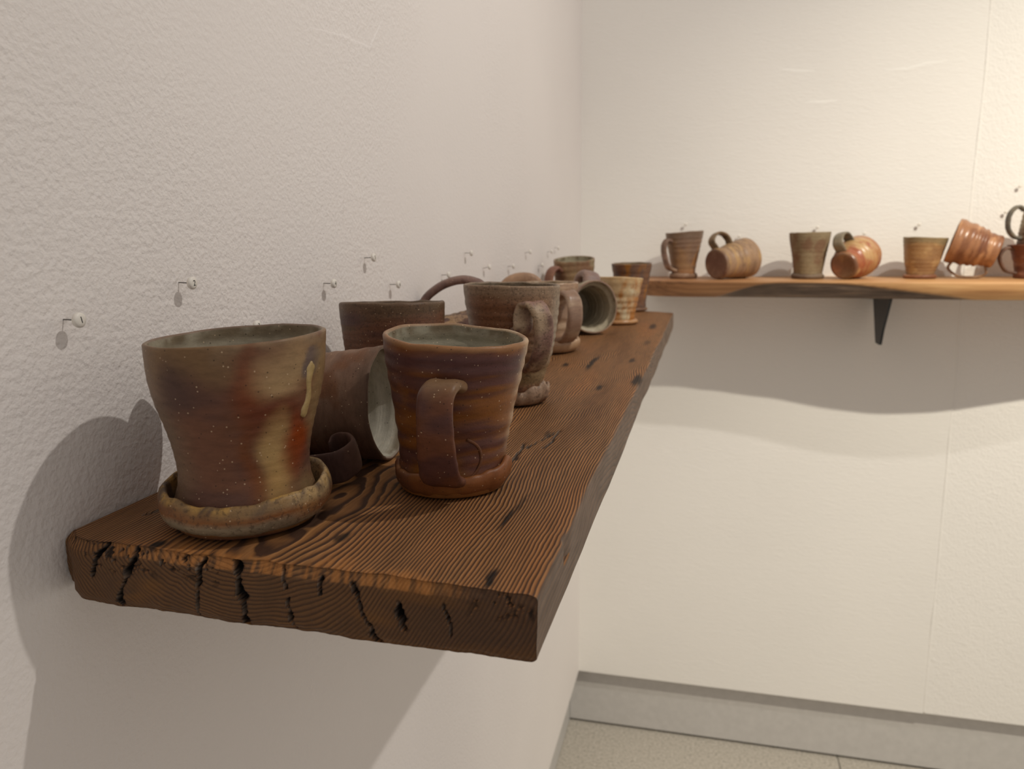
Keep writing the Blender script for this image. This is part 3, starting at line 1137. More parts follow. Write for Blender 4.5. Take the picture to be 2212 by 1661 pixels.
rA, pA = mug('large waisted mug with rust and cream flashing on a wide rolled foot, nearest of all', G_SATIN, bA, fA, hA, mat_f=G_CRUST)
stand(rA, ax+0.0015, ay-0.0015, SZ)


def glaze_drip(root):
    """runny ash drip down the right of the big mug"""
    ph = thA+math.radians(50)
    zz_, rr_ = np.array([0.084, 0.081, 0.077, 0.072, 0.066, 0.0605, 0.0575, 0.0560]), np.array([0.0005, 0.0042, 0.0030, 0.0022, 0.0024, 0.0032, 0.0030, 0.0006])
    zs_ = np.linspace(0, 1, 26)
    zc = np.interp(zs_, np.linspace(0, 1, 8), zz_)
    wd = np.interp(zs_, np.linspace(0, 1, 8), rr_)
    er = np.array([math.cos(ph), math.sin(ph), 0])
    el = np.array([-math.sin(ph), math.cos(ph), 0])
    pv = bA[0]
    rings = []
    a = np.linspace(0, 2*math.pi, 12, endpoint=False)
    for z_, w_ in zip(zc, wd):
        Rb = np.interp(z_, [0.0403, 0.0525, 0.0647, 0.0769, 0.086], [0.0337, 0.0366, 0.0402, 0.0426, 0.0433])
        rings.append(np.array([er*(Rb+0.0000+0.0012*math.sin(q))+el*(w_*0.95*math.cos(q)+0.0006*math.sin(z_*400))+np.array([0, 0, z_]) for q in a]))
    V, F = rings_mesh(rings, rings[0].mean(0), rings[-1].mean(0))
    n = fbm(V*160, 4, 3)
    col = mixc(np.broadcast_to(pc(142, 120, 84), V.shape), np.broadcast_to(pc(164, 140, 100), V.shape), n)
    link_mesh('glaze_drip', V, F, G_GLOSS, parent=root, col=col)


glaze_drip(rA)

# ---- D: front mug with the strap handle towards us
dx_, dy_ = 0.1670, 0.4143
thD = math.radians(az(dx_, dy_))


def colD(V, th, t):
    ph = (th-thD+math.pi) % (2*math.pi)-math.pi
    n1 = fbm(np.stack([V[:, 0]*20, V[:, 1]*20, V[:, 2]*150], -1), 11, 4)
    col = mixc(np.broadcast_to(pc(114, 72, 40), V.shape), np.broadcast_to(pc(82, 53, 45), V.shape), sstep(0.38, 0.62, n1))
    n2 = fbm(np.stack([V[:, 0]*36, V[:, 1]*36, V[:, 2]*90], -1), 13, 4)
    col = mixc(col, np.broadcast_to(pc(122, 80, 40), V.shape), 0.9*sstep(0.52, 0.64, n2)*sstep(0.75, 0.2, np.abs(ph+0.35)))
    col = mixc(col, np.broadcast_to(pc(72, 48, 46), V.shape), 0.7*sstep(0.80, 0.88, t)*sstep(0.97, 0.92, t))
    col = mixc(col, np.broadcast_to(pc(138, 102, 72), V.shape), 0.8*sstep(0.975, 0.995, t))
    col = mixc(col, np.broadcast_to(pc(176, 150, 122), V.shape), 0.7*sstep(1.02, 1.35, ph)*sstep(0.1, 0.5, t)*sstep(0.3, 0.5, fbm(V*np.array([50, 50, 120]), 23, 3)))
    col = mixc(col, np.broadcast_to(pc(124, 82, 44), V.shape), 0.7*sstep(0.20, 0.10, t))
    return col


bD = body_mesh([(0, 0.0300), (0.006, 0.0312), (0.0124, 0.0308), (0.0261, 0.0314), (0.0398, 0.0335), (0.0536, 0.0357), (0.0673, 0.0383), (0.078, 0.0400), (0.0872, 0.0409)],
               0.0032, 0.009, (0.00022, 0.0095), 0.008, (-0.080, 0.030), (0.0040, 0.0005), seed=5, colf=colD, inner=pc(136, 128, 110))
fD = foot_mesh(0.0312, 0.0345, 0.0150, seed=12, wav=0.22, tear=0.25, colf=ware((112, 70, 44), (92, 58, 40), (128, 86, 52), seed=14))


def colDh(V, th, t):
    col = mixc(np.broadcast_to(pc(78, 52, 46), V.shape), np.broadcast_to(pc(94, 60, 44), V.shape), sstep(0.4, 0.62, fbm(V*80, 15, 3)))
    return mixc(col, np.broadcast_to(pc(112, 88, 64), V.shape), 0.8*sstep(0.40, 0.16, t+0.12*(fbm(V*120, 16, 3)-0.5)))


hD = handle_mesh([(0.035, 0.0650), (0.046, 0.0672), (0.0535, 0.0640), (0.0560, 0.056), (0.0540, 0.042), (0.0485, 0.027), (0.041, 0.0160), (0.032, 0.0120)], az(dx_, dy_, -17),
                 [0.0205, 0.0195, 0.0190, 0.0195, 0.0210, 0.0225, 0.024], [0.0075, 0.0065, 0.0058, 0.0056, 0.0058, 0.0062, 0.007], colf=colDh, groove=0.12,
                 lat=[0.0105, 0.0100, 0.0090, 0.0085, 0.0080, 0.0070, 0.0060, 0.0055])
rD, pD = mug('reddish brown ribbed mug with a broad strap handle facing us and grey-green inside', G_SATIN, bD, fD, hD)
stand(rD, dx_, dy_, SZ)
# pressed clay pad where the handle joins below, a raised rim of clay
def clay_pad(root, off):
    p = math.radians(az(dx_, dy_, off))
    rings = []
    a = np.linspace(0, 2*math.pi, 8, endpoint=False)
    for q in np.linspace(math.radians(-62), math.radians(242), 40):
        s_, z_ = 0.0175*math.cos(q-math.pi), 0.0225+0.0135*math.sin(q-math.pi)
        ang_ = p+s_/0.0315
        rb = np.interp(z_, [0, 0.0124, 0.0261, 0.0398], [0.0305, 0.0308, 0.0314, 0.0335])
        c_ = np.array([math.cos(ang_)*rb+0.004*z_/0.087, math.sin(ang_)*rb, z_])
        er = np.array([math.cos(ang_), math.sin(ang_), 0])
        tdir = np.array([-math.sin(ang_)*-math.sin(q-math.pi), math.cos(ang_)*-math.sin(q-math.pi), math.cos(q-math.pi)])
        nb = np.cross(er, tdir)
        rings.append(np.array([c_+er*0.0004*math.sin(k)+nb*0.0009*math.cos(k) for k in a]))
    V, F = rings_mesh(rings, rings[0].mean(0), rings[-1].mean(0))
    link_mesh('clay_pad', V, F, G_SATIN, parent=root, col=ware((112, 72, 44), (90, 58, 40), seed=17)(V, None, V[:, 2]*0+0.5))


clay_pad(rD, -3)

# ---- E: tall mug with scroll handle
ex_, ey_ = 0.1470, 0.6530
thE = math.radians(az(ex_, ey_))


def colE(V, th, t):
    ph = (th-thE+math.pi) % (2*math.pi)-math.pi
    n1 = fbm(V*np.array([24, 24, 40]), 21, 4)
    col = mixc(np.broadcast_to(pc(110, 78, 58), V.shape), np.broadcast_to(pc(128, 100, 78), V.shape), sstep(0.42, 0.62, n1))
    col = mixc(col, np.broadcast_to(pc(140, 126, 108), V.shape), 0.85*sstep(0.75, 1.3, ph)*sstep(0.3, 0.5, t))
    col = mixc(col, np.broadcast_to(pc(132, 118, 102), V.shape), 0.7*sstep(-0.95, -1.4, ph))
    col = mixc(col, np.broadcast_to(pc(126, 106, 86), V.shape), 0.7*sstep(0.88, 0.97, t))
    col = mixc(col, np.broadcast_to(pc(126, 106, 78), V.shape), 0.8*sstep(0.42, 0.30, t))
    col = mixc(col, np.broadcast_to(pc(118, 78, 58), V.shape), 0.85*sstep(0.22, 0.14, t))
    return col


bE = body_mesh([(0, 0.0235), (0.006, 0.0240), (0.0135, 0.0240), (0.020, 0.0250), (0.028, 0.0275), (0.040, 0.0322), (0.0566, 0.0362), (0.077, 0.0397), (0.090, 0.0411), (0.1022, 0.0418)],
               0.0032, 0.010, (0.00025, 0.008), 0.008, (-0.02, -0.01), (-0.0030, -0.001), seed=7, colf=colE, inner=pc(106, 92, 76))
fE = foot_mesh(0.0246, 0.0300, 0.0125, seed=22, wav=0.25, tear=0.5, colf=ware((120, 92, 74), (140, 116, 96), (100, 70, 52), seed=24), tilt=(0.002, 0.001))
hE = handle_mesh([(0.0390, 0.0690), (0.0440, 0.0665), (0.0465, 0.0720), (0.0420, 0.0790), (0.0420, 0.0870), (0.0510, 0.0890), (0.0575, 0.0800), (0.0580, 0.0650), (0.0530, 0.0500), (0.0440, 0.0390), (0.0310, 0.0340)], az(ex_, ey_, 22),
                 [0.015, 0.016, 0.0175, 0.018, 0.017, 0.0165, 0.016, 0.015], [0.0045, 0.0048, 0.005, 0.005, 0.0055, 0.006, 0.007], groove=0.45, n=90,
                 lat=[-0.014, -0.0135, -0.0125, -0.010, -0.007, -0.003, 0.0, 0.001, 0.001, 0.0, 0.0], colf=ware((124, 96, 84), (150, 128, 104), (96, 72, 62), seed=26, k=(60, 60, 60)))
rE, pE = mug('tall speckled brown mug with a curled scroll handle and torn foot', G_CRUST, bE, fE, hE)
stand(rE, ex_, ey_, SZ)

# ---- B: lying mug between A and D, mouth to the right
bB = body_mesh([(0, 0.0300), (0.010, 0.0318), (0.030, 0.0335), (0.050, 0.0345), (0.070, 0.0355), (0.085, 0.0366), (0.092, 0.0374)],
               0.0026, 0.008, (0.00028, 0.009), 0.008, seed=9, colf=ware((100, 76, 62), (114, 90, 74), (98, 68, 50), seed=31, k=(30, 30, 40), top=(88, 70, 58), top_at=0.95), inner=pc(168, 160, 144))
hB = handle_mesh([(0.030, 0.020), (0.046, 0.018), (0.060, 0.026), (0.0675, 0.044), (0.0690, 0.064), (0.0650, 0.081), (0.0540, 0.0880), (0.0450, 0.0820), (0.0455, 0.0730), (0.0505, 0.0715)], 0,
                 [0.024, 0.0235, 0.023, 0.0225, 0.022, 0.019, 0.014], [0.006, 0.005, 0.0048, 0.0046, 0.004, 0.003, 0.0022], n=90, colf=ware((74, 56, 50), (88, 66, 56), seed=33))
rB, pB = mug('lying grooved brown mug with pale grey inside and scrolled handle, behind the nearest mug', G_MATTE, bB, None, hB)
lay(rB, pB, 4, (0.1090, 0.4560), 0.092, SZ, roll=113)

# ---- C: dark standing mug behind it
bC = body_mesh([(0, 0.0300), (0.01, 0.0320), (0.03, 0.0350), (0.05, 0.0375), (0.07, 0.0398), (0.082, 0.0408), (0.0925, 0.0412)], 0.0040, 0.009, (0.00012, 0.006), 0.006,
               (0.02, -0.055), seed=13, colf=ware((76, 54, 48), (96, 66, 50), (84, 62, 44), seed=35, k=(18, 18, 90), top=(86, 68, 52), top_at=0.92), inner=pc(84, 72, 58))
hC = handle_mesh([(0.037, 0.070), (0.050, 0.075), (0.060, 0.064), (0.060, 0.046), (0.050, 0.030), (0.033, 0.022)], 118, [0.017, 0.016, 0.017], [0.0065, 0.0055, 0.006], colf=ware((80, 58, 48), (96, 70, 52), seed=37))
rC, pC_ = mug('dark brown standing mug with crusty rim, half hidden behind the grooved lying mug', G_CRUST, bC, None, hC)
stand(rC, 0.0680, 0.5680, SZ)

# ---- F: lying crackled mug with big arched handle
bF = body_mesh([(0, 0.0270), (0.010, 0.0290), (0.030, 0.0310), (0.055, 0.0345), (0.075, 0.0370), (0.086, 0.0380)], 0.0034, 0.009, (0.0003, 0.009), 0.010, seed=15,
               colf=ware((158, 128, 96), (146, 120, 98), (92, 70, 62), seed=39, k=(60, 60, 60), a3=(0.50, 0.58)), inner=pc(130, 122, 100))
hF = handle_mesh([(0.030, 0.000), (0.044, -0.004), (0.056, 0.006), (0.0655, 0.026), (0.0670, 0.046), (0.060, 0.062), (0.048, 0.071), (0.036, 0.074)], 0,
                 [0.020, 0.019, 0.018, 0.018, 0.019, 0.021], [0.009, 0.008, 0.0075, 0.0075, 0.009, 0.011], colf=ware((98, 76, 68), (118, 92, 80), (84, 64, 58), seed=41), groove=0.3)
rF, pF = mug('lying tan crackled mug with a big dark arched handle, against the left wall', G_SHINO, bF, None, hF, mat_h=G_SATIN)
lay(rF, pF, 14, (0.0950, 0.8300), 0.086, SZ, roll=8)

# ---- G: pink tan mug, mostly behind E
gx, gy = 0.1100, 0.9750
bG = body_mesh([(0, 0.0315), (0.008, 0.0318), (0.030, 0.0330), (0.050, 0.0348), (0.070, 0.0374), (0.0865, 0.0394)], 0.0032, 0.009, (0.0005, 0.014), 0.012, (0, 0), seed=17,
               colf=ware((160, 132, 108), (148, 120, 98), (172, 146, 120), seed=43), inner=pc(150, 130, 104))
fG = foot_mesh(0.0320, 0.0420, 0.0165, seed=44, wav=0.15, colf=ware((166, 136, 108), (152, 122, 96), seed=45))
hG = handle_mesh([(0.034, 0.070), (0.045, 0.077), (0.057, 0.070), (0.062, 0.052), (0.057, 0.033), (0.046, 0.020), (0.031, 0.016)], az(gx, gy, 33),
                 [0.022, 0.021, 0.0215, 0.0225, 0.023], [0.008, 0.007, 0.0065, 0.0065, 0.008], colf=ware((146, 120, 100), (132, 106, 88), (158, 134, 112), seed=46), groove=0.3)
rG, pG = mug('glossy pinkish tan mug with a thick strap handle, behind the tall speckled mug', G_GLOSS, bG, fG, hG)
stand(rG, gx, gy, SZ)

# ---- H: lying mug with spiral ridges inside
bH = body_mesh([(0, 0.0300), (0.010, 0.0325), (0.035, 0.0345), (0.060, 0.0360), (0.080, 0.0368), (0.100, 0.0385)], 0.0024, 0.008, (0.0004, 0.0105), 0.045, (0.0, 0.0), seed=19,
               colf=ware((134, 108, 94), (120, 94, 80), (148, 120, 98), seed=47), inner=pc(158, 146, 124), ridge_in=0.0036)
hH = handle_mesh([(0.033, 0.030), (0.042, 0.029), (0.0495, 0.038), (0.0515, 0.052), (0.0470, 0.066), (0.034, 0.072)], 0, [0.028, 0.028, 0.028, 0.028], [0.012, 0.013, 0.013, 0.012], colf=ware((120, 100, 92), (136, 112, 98), seed=49))
rH, pH = mug('lying mauve brown mug, its dark mouth lined with spiral ridges', G_SATIN, bH, None, hH)
lay(rH, pH, -60, (0.1450, 1.1550), 0.100, SZ, roll=-12)

# ---- X: lying mug at the wall of which only the handle's hump shows
bX = body_mesh([(0, 0.0260), (0.010, 0.0280), (0.035, 0.0300), (0.060, 0.0325), (0.080, 0.0340)], 0.003, 0.008, (0.0003, 0.010), 0.01, seed=23, colf=ware((140, 112, 90), (124, 98, 78), seed=51), inner=pc(120, 110, 92))
hX = handle_mesh([(0.028, 0.014), (0.042, 0.014), (0.0520, 0.024), (0.0555, 0.040), (0.0520, 0.056), (0.042, 0.064), (0.032, 0.064)], 0, [0.024, 0.024, 0.024], [0.018, 0.018, 0.018], colf=ware((140, 112, 90), (152, 122, 98), seed=53))
rX, pX = mug('lying tan mug hidden behind the tall mug, only its rounded handle showing', G_SATIN, bX, None, hX)
lay(rX, pX, 20, (0.0860, 1.1180), 0.080, SZ, roll=0)

# ---- I: standing mug by the wall with greenish inside
ix, iy = 0.0640, 1.4500
bI = body_mesh([(0, 0.0280), (0.012, 0.0300), (0.040, 0.0330), (0.070, 0.0365), (0.090, 0.0382), (0.1050, 0.0388)], 0.0032, 0.009, (0.0004, 0.010), 0.010, (0.02, 0.13), seed=27,
               colf=ware((138, 114, 86), (112, 84, 64), (128, 112, 88), seed=55, k=(30, 30, 20)), inner=pc(142, 132, 110))
hI = handle_mesh([(0.0365, 0.085), (0.046, 0.091), (0.058, 0.083), (0.062, 0.064), (0.055, 0.044), (0.042, 0.032), (0.030, 0.030)], az(ix, iy, -48), [0.023, 0.022, 0.023], [0.008, 0.007, 0.008], colf=ware((118, 84, 70), (138, 104, 84), seed=57))
rI, pI = mug('standing olive mug with square brown handle and green-grey inside, close to the corner', G_SATIN, bI, None, hI)
stand(rI, ix, iy, SZ)

# ---- J: pale glossy mug with orange patches on a small saucer foot
bJ = body_mesh([(0, 0.0265), (0.008, 0.0272), (0.020, 0.0290), (0.040, 0.0335), (0.060, 0.0385), (0.0765, 0.0418)], 0.0034, 0.009, (0.00035, 0.012), 0.014, (-0.03, -0.07), seed=29,
               colf=ware((178, 154, 120), (150, 102, 60), (184, 168, 138), seed=59, k=(60, 60, 26), top=(176, 146, 108), top_at=0.95), inner=pc(160, 146, 116))
fJ = foot_mesh(0.0268, 0.0335, 0.0078, seed=60, wav=0.05, colf=ware((156, 118, 84), (142, 102, 70), seed=61), round_=True)
hJ = handle_mesh([(0.036, 0.060), (0.050, 0.066), (0.060, 0.054), (0.058, 0.036), (0.046, 0.020), (0.029, 0.015)], az(0.168, 1.37, 175), [0.016, 0.015, 0.016], [0.007, 0.006, 0.007], colf=ware((160, 124, 84), (140, 96, 56), seed=62))
rJ, pJ = mug('cream and orange mottled glossy mug on a thin round foot near the plank end', G_GLOSS, bJ, fJ, hJ)
stand(rJ, 0.1620, 1.3250, SZ)

# ---- K: dark tumbler-like mug at the far end
bK = body_mesh([(0, 0.0285), (0.010, 0.0292), (0.040, 0.0320), (0.070, 0.0365), (0.0930, 0.0402)], 0.0034, 0.009, (0.00035, 0.012), 0.010, (0.0, 0.035), seed=33,
               colf=ware((102, 72, 54), (84, 68, 60), (128, 86, 48), seed=63, k=(60, 60, 14)), inner=pc(110, 96, 76))
fK = foot_mesh(0.0286, 0.0325, 0.0075, seed=64, wav=0.08, colf=ware((110, 84, 66), (92, 68, 54), seed=65), round_=True)
hK = handle_mesh([(0.034, 0.070), (0.048, 0.076), (0.058, 0.062), (0.055, 0.042), (0.042, 0.026), (0.029, 0.022)], az(0.16, 1.575, 178), [0.016, 0.015, 0.016], [0.007, 0.006, 0.007], colf=ware((96, 72, 56), (84, 62, 50), seed=66))
rK, pK = mug('dark streaked mug standing at the very far end of the plank', G_SATIN, bK, fK, hK)
stand(rK, 0.1600, 1.5720, SZ)

# ---- far shelf
PG[:] = [1.16, 0.86]           # those pots stand in strong lamp light
FZ = BZ+0.0003
FY = 1.832

bL = body_mesh([(0, 0.0265), (0.012, 0.0262), (0.030, 0.0285), (0.060, 0.0345), (0.085, 0.0395), (0.103, 0.0425)], 0.0034, 0.009, (0.0003, 0.013), 0.010, (0.06, 0.0), seed=37,
               colf=ware((142, 104, 66), (124, 94, 72), (154, 104, 52), seed=67, k=(34, 34, 24), top=(112, 88, 68), bot=(150, 98, 54)), inner=pc(120, 104, 84))
fL = foot_mesh(0.0262, 0.0325, 0.0125, seed=68, wav=0.12, colf=ware((136, 104, 78), (118, 86, 62), seed=69), round_=True)
hL = handle_mesh([(0.037, 0.083), (0.048, 0.086), (0.056, 0.076), (0.056, 0.058), (0.050, 0.038), (0.041, 0.024), (0.026, 0.018)], az(0.2538, FY, -52), [0.019, 0.018, 0.018, 0.019, 0.021], [0.008, 0.007, 0.007, 0.007, 0.008], colf=ware((138, 106, 88), (116, 88, 70), (150, 118, 90), seed=70), groove=0.3)
rL, pL = mug('tapered tan mug with ribbed handle, nearest the corner on the live-edge shelf', G_SATIN, bL, fL, hL, GROUP_F)
stand(rL, 0.2538, FY, FZ)

bM = body_mesh([(0, 0.0325), (0.006, 0.0345), (0.014, 0.0335), (0.040, 0.0370), (0.070, 0.0425), (0.095, 0.0450)], 0.0034, 0.009, (0.0007, 0.014), 0.010, seed=41,
               colf=ware((150, 116, 84), (128, 98, 72), (164, 126, 78), seed=71, k=(20, 20, 70), bot=(104, 66, 52), bot_at=0.03), inner=pc(130, 114, 90))
hM = handle_mesh([(0.033, 0.010), (0.050, 0.004), (0.062, 0.014), (0.066, 0.030), (0.060, 0.046), (0.050, 0.054), (0.036, 0.056)], 0, [0.020, 0.019, 0.018, 0.019], [0.007, 0.006, 0.006, 0.007], colf=ware((112, 88, 60), (130, 102, 72), (92, 72, 50), seed=72))
rM, pM = mug('lying tan ribbed mug, dark base disc towards us and handle ring on top', G_SATIN, bM, None, hM, GROUP_F)
lay(rM, pM, 46, (0.3900, 1.8420), 0.095, FZ, roll=-14)

bN = body_mesh([(0, 0.0290), (0.010, 0.0295), (0.035, 0.0330), (0.060, 0.0370), (0.085, 0.0415), (0.0985, 0.0432)], 0.0034, 0.009, (0.00015, 0.009), 0.008, (0.02, 0.0), seed=43,
               colf=ware((132, 112, 80), (122, 102, 72), (116, 86, 60), seed=73, k=(30, 30, 26), a3=(0.46, 0.66)), inner=pc(120, 112, 88))
fN = foot_mesh(0.0294, 0.0350, 0.0100, seed=74, wav=0.22, colf=ware((112, 92, 72), (96, 76, 60), seed=75), round_=True)
hN = handle_mesh([(0.038, 0.078), (0.052, 0.082), (0.062, 0.068), (0.060, 0.048), (0.046, 0.030), (0.030, 0.024)], 70, [0.017, 0.016, 0.017], [0.007, 0.006, 0.007], colf=ware((126, 102, 72), (110, 84, 60), seed=76))
rN, pN = mug('flared olive brown mug on a tilted foot, middle upright mug of the live-edge shelf', G_MATTE, bN, fN, hN, GROUP_F)
stand(rN, 0.5220, FY-0.010, FZ)

bO = body_mesh([(0, 0.0270), (0.005, 0.0305), (0.012, 0.0300), (0.030, 0.0360), (0.055, 0.0430), (0.075, 0.0450), (0.085, 0.0440)], 0.0034, 0.009, (0.0007, 0.014), 0.010, seed=47,
               colf=ware((150, 78, 42), (164, 112, 62), (178, 136, 82), seed=77, k=(22, 22, 40), bot=(98, 66, 46), bot_at=0.06), inner=pc(140, 116, 88))
hO = handle_mesh([(0.030, 0.010), (0.046, 0.004), (0.059, 0.012), (0.064, 0.028), (0.058, 0.044), (0.046, 0.052), (0.038, 0.054)], 0, [0.024, 0.023, 0.022, 0.023], [0.007, 0.006, 0.006, 0.007], colf=ware((104, 96, 78), (124, 108, 82), (150, 120, 84), seed=78))
rO, pO = mug('lying round-bellied mug flashed orange red, base towards us, grey handle up', G_GLOSS, bO, None, hO, GROUP_F)
lay(rO, pO, 56, (0.6320, 1.8450), 0.085, FZ, roll=-12)

bP = body_mesh([(0, 0.0270), (0.010, 0.0272), (0.018, 0.0290), (0.035, 0.0345), (0.060, 0.0390), (0.075, 0.0418), (0.0850, 0.0432)], 0.0034, 0.009, (0.00015, 0.008), 0.008, (-0.03, 0), (0.006, 0), seed=49,
               colf=ware((152, 112, 64), (138, 100, 60), (164, 126, 76), seed=79, k=(30, 30, 50), top=(126, 106, 70)), inner=pc(130, 116, 84))
fP = foot_mesh(0.0272, 0.0340, 0.0090, seed=80, wav=0.10, colf=ware((140, 88, 52), (116, 72, 46), seed=81), round_=True)
hP = handle_mesh([(0.038, 0.072), (0.052, 0.076), (0.061, 0.062), (0.058, 0.042), (0.045, 0.026), (0.028, 0.020)], 60, [0.016, 0.015, 0.016], [0.007, 0.006, 0.007], colf=ware((140, 100, 60), (120, 84, 52), seed=82))
rP, pP = mug('honey brown mug with horizontal brush lines, its rim against the leaning ribbed mug', G_SATIN, bP, fP, hP, GROUP_F)
stand(rP, 0.7490, FY, FZ)

bQ = body_mesh([(0, 0.0310), (0.004, 0.0345), (0.009, 0.0350), (0.015, 0.0335), (0.030, 0.0380), (0.050, 0.0425), (0.070, 0.0455), (0.088, 0.0470)], 0.0034, 0.009, (0.0012, 0.0165), 0.008, seed=53,
               colf=ware((150, 98, 58), (122, 74, 46), (172, 118, 72), seed=83, k=(20, 20, 60)), inner=pc(140, 110, 76))
hQ = handle_mesh([(0.033, 0.012), (0.046, 0.006), (0.056, 0.016), (0.0635, 0.034), (0.0660, 0.052), (0.062, 0.068), (0.054, 0.076), (0.042, 0.074)], 0, [0.017, 0.016, 0.015, 0.015, 0.016], [0.006, 0.005, 0.005, 0.005, 0.006], colf=ware((150, 116, 84), (124, 90, 62), seed=84))
rQ, pQ = mug('glossy amber mug with bold ribs, tipped over and propped on its handle', G_GLOSS, bQ, None, hQ, GROUP_F)
lay(rQ, pQ, 166, (0.8085, 1.8360), 0.088, FZ, roll=180, pitch=17, use_handle=True)

bR_ = body_mesh([(0, 0.0300), (0.006, 0.0315), (0.012, 0.0300), (0.030, 0.0325), (0.047, 0.0370), (0.057, 0.0395), (0.0645, 0.0440), (0.0680, 0.0470)], 0.0036, 0.009, (0.0004, 0.012), 0.006, seed=57,
               colf=ware((124, 72, 46), (108, 64, 46), (140, 88, 56), seed=85), inner=pc(120, 84, 60))
hR = handle_mesh([(0.039, 0.059), (0.050, 0.063), (0.0600, 0.056), (0.0640, 0.043), (0.059, 0.028), (0.048, 0.015), (0.030, 0.011)], 188, [0.014, 0.013, 0.013, 0.014], [0.0065, 0.0055, 0.0055, 0.0065], colf=ware((92, 66, 52), (108, 76, 58), seed=86))
rR, pR = mug('red brown mug with flared lip carrying another mug upside down', G_SATIN, bR_, None, hR, GROUP_F)
stand(rR, 0.9590, FY, FZ)

bS = body_mesh([(0, 0.0300), (0.008, 0.0315), (0.030, 0.0345), (0.055, 0.0375), (0.0780, 0.0400)], 0.0036, 0.009, (0.0005, 0.010), 0.008, seed=59,
               colf=ware((136, 106, 70), (104, 74, 54), (158, 138, 104), seed=87, k=(30, 30, 40), bot=(168, 152, 124)), inner=pc(120, 104, 80))
hS = handle_mesh([(0.034, 0.010), (0.048, 0.003), (0.060, 0.012), (0.0655, 0.030), (0.062, 0.050), (0.050, 0.064), (0.036, 0.066)], 0, [0.016, 0.015, 0.015, 0.016], [0.007, 0.006, 0.006, 0.007], colf=ware((92, 84, 72), (116, 104, 84), seed=88), groove=0.25)
rS, pS = mug('upside-down mottled mug stacked on the red brown mug, ear handle to the left', G_SATIN, bS, None, hS, GROUP_F)
rS.location = (0.9680, FY, FZ+0.0690+0.0797)
rS.rotation_euler = (math.pi, 0, math.radians(190))

# ------------------------------------------------------------------ numbered pins
def lathe(prof, n=24):
    th = np.linspace(0, 2*math.pi, n, endpoint=False)
    rings = [np.stack([np.full(n, x), r*np.cos(th), r*np.sin(th)], -1) for x, r in prof]
    return rings_mesh(rings, np.array([prof[0][0], 0, 0]), np.array([prof[-1][0], 0, 0]))


_V, _F = lathe([(0.0072, 0.0008), (0.0074, 0.0024), (0.0080, 0.0034), (0.0090, 0.0038), (0.0101, 0.0037), (0.0107, 0.0031), (0.0109, 0.0017)])
_ho = link_mesh('pin_head', _V, _F, M_PINHEAD)
HEAD = _ho.data
bpy.data.objects.remove(_ho)
_V, _F = lathe([(-0.004, 0.0002), (0.0, 0.00036), (0.0075, 0.00036)], 10)
_no = link_mesh('needle', _V, _F, M_NEEDLE)
NEEDLE = _no.data
bpy.data.objects.remove(_no)


def digit_mesh(ch):
    cu = bpy.data.curves.new('digit', 'FONT')
    cu.body = ch
    cu.size = 0.0048
    cu.align_x = 'CENTER'
    cu.align_y = 'CENTER'
    cu.extrude = 0.00006
    o = bpy.data.objects.new('digit', cu)
    COL.objects.link(o)
    bpy.context.view_layer.update()
    me = bpy.data.meshes.new_from_object(o.evaluated_get(bpy.context.evaluated_depsgraph_get()))
    bpy.data.objects.remove(o)
    bpy.data.curves.remove(cu)
    me.materials.clear()
    me.materials.append(M_INK)
    return me


def pin(loc, rotz, label, digit=None, tilt=(0.0, 0.0), spin=0.0, group=None):
    r = empty('numbered_pin', loc)
    r.rotation_euler = (0, tilt[0], rotz+tilt[1])
    tag(r, label, 'pin', group)
    for nm, me in (('pin_head', HEAD), ('needle', NEEDLE)):
        o = bpy.data.objects.new(nm, me)
        COL.objects.link(o)
        o.parent = r
        if nm == 'pin_head':
            hd = o
    if digit:
        o = bpy.data.objects.new('number', digit_mesh(digit))
        COL.objects.link(o)
        o.parent = hd
        # local: text x -> +y, text y -> +z, facing +x
        c, s_ = math.cos(spin), math.sin(spin)
        o.matrix_local = Matrix(((0, 0, 1, 0.01093), (c, -s_, 0, 0), (s_, c, 0, 0), (0, 0, 0, 1)))
    return r


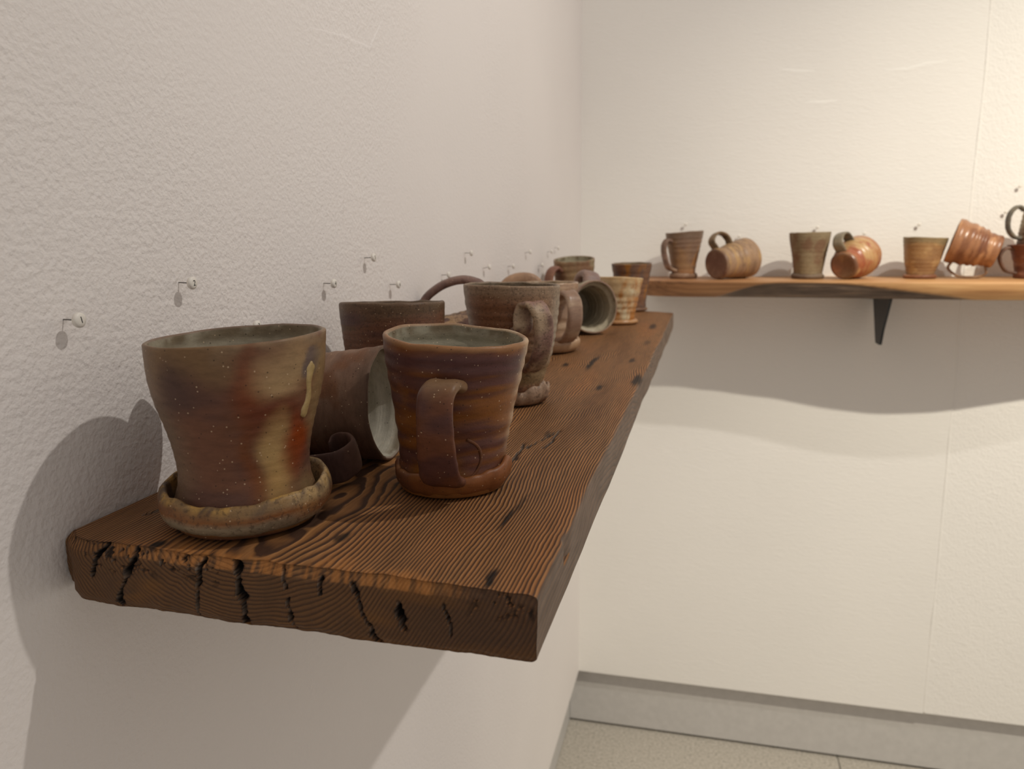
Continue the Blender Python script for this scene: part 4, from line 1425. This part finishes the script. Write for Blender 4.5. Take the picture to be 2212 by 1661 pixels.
GP = 'white numbered pins on the left wall'
for (y, z, dg, lab, tl, sp) in [
        (0.3155, 0.1046, '1', 'white pin numbered 1, nearest on the left wall', (0.02, 0), 0.25),
        (0.4044, 0.1181, '2', 'white pin numbered 2 on the left wall', (0.04, 0), 0.1),
        (0.4698, 0.0850, '3', 'white pin numbered 3 peeking over the rim of the nearest mug', (0, 0), 0),
        (0.5862, 0.1078, '4', 'white pin on the left wall, low one left of the dark mug rim', (0.02, 0), 0),
        (0.6674, 0.1268, '5', 'white pin on the left wall, high one above the dark standing mug', (-0.03, 0), 0),
        (0.7243, 0.0992, '6', 'white pin on the left wall just above the dark mug rim', (0, 0), 0),
        (0.8808, 0.1018, None, 'white pin right above the big arched handle', (-0.02, 0), 0),
        (0.9743, 0.1262, None, 'white pin high above the tall speckled mug, left side', (0.03, 0), 0),
        (1.0595, 0.1033, None, 'white pin tilted upward just above the tall speckled mug rim', (-0.22, 0), 0),
        (1.1994, 0.1013, None, 'white pin low, left above the hidden rounded handle', (-0.02, 0), 0),
        (1.3216, 0.1204, None, 'white pin high, right of the hidden rounded handle', (-0.2, 0), 0),
        (1.4241, 0.0944, None, 'white pin low beside the olive mug near the corner', (-0.2, 0), 0),
        (1.5116, 0.1191, None, 'white pin just left of the olive mug rim near the corner', (-0.1, 0), 0),
        (1.5830, 0.1268, None, 'white pin nearest the corner on the left wall', (0.1, 0), 0)]:
    pin((0, y, S+z), 0, lab, dg, tl, sp, GP)
GB = 'white pins on the back wall'
for (x, z, lab) in [(0.2530, 0.1754, 'white pin on the back wall above the first tan mug'),
                    (0.3771, 0.1457, 'white pin on the back wall above the lying tan ribbed mug'),
                    (0.5486, 0.1644, 'white pin on the back wall above the flared olive mug'),
                    (0.6494, 0.1489, 'white pin on the back wall above the orange red lying mug'),
                    (0.7611, 0.1672, 'white pin on the back wall above the honey brown mug'),
                    (0.9310, 0.1910, 'white pin on the back wall beside the ear handle of the stacked mug'),
                    (0.9533, 0.2449, 'white pin on the back wall, highest at the right')]:
    pin((x, YB+(0.0018 if x > SEAM else 0), S+z), -math.pi/2, lab, None, (0, 0), 0, GB)
bpy.context.view_layer.update()
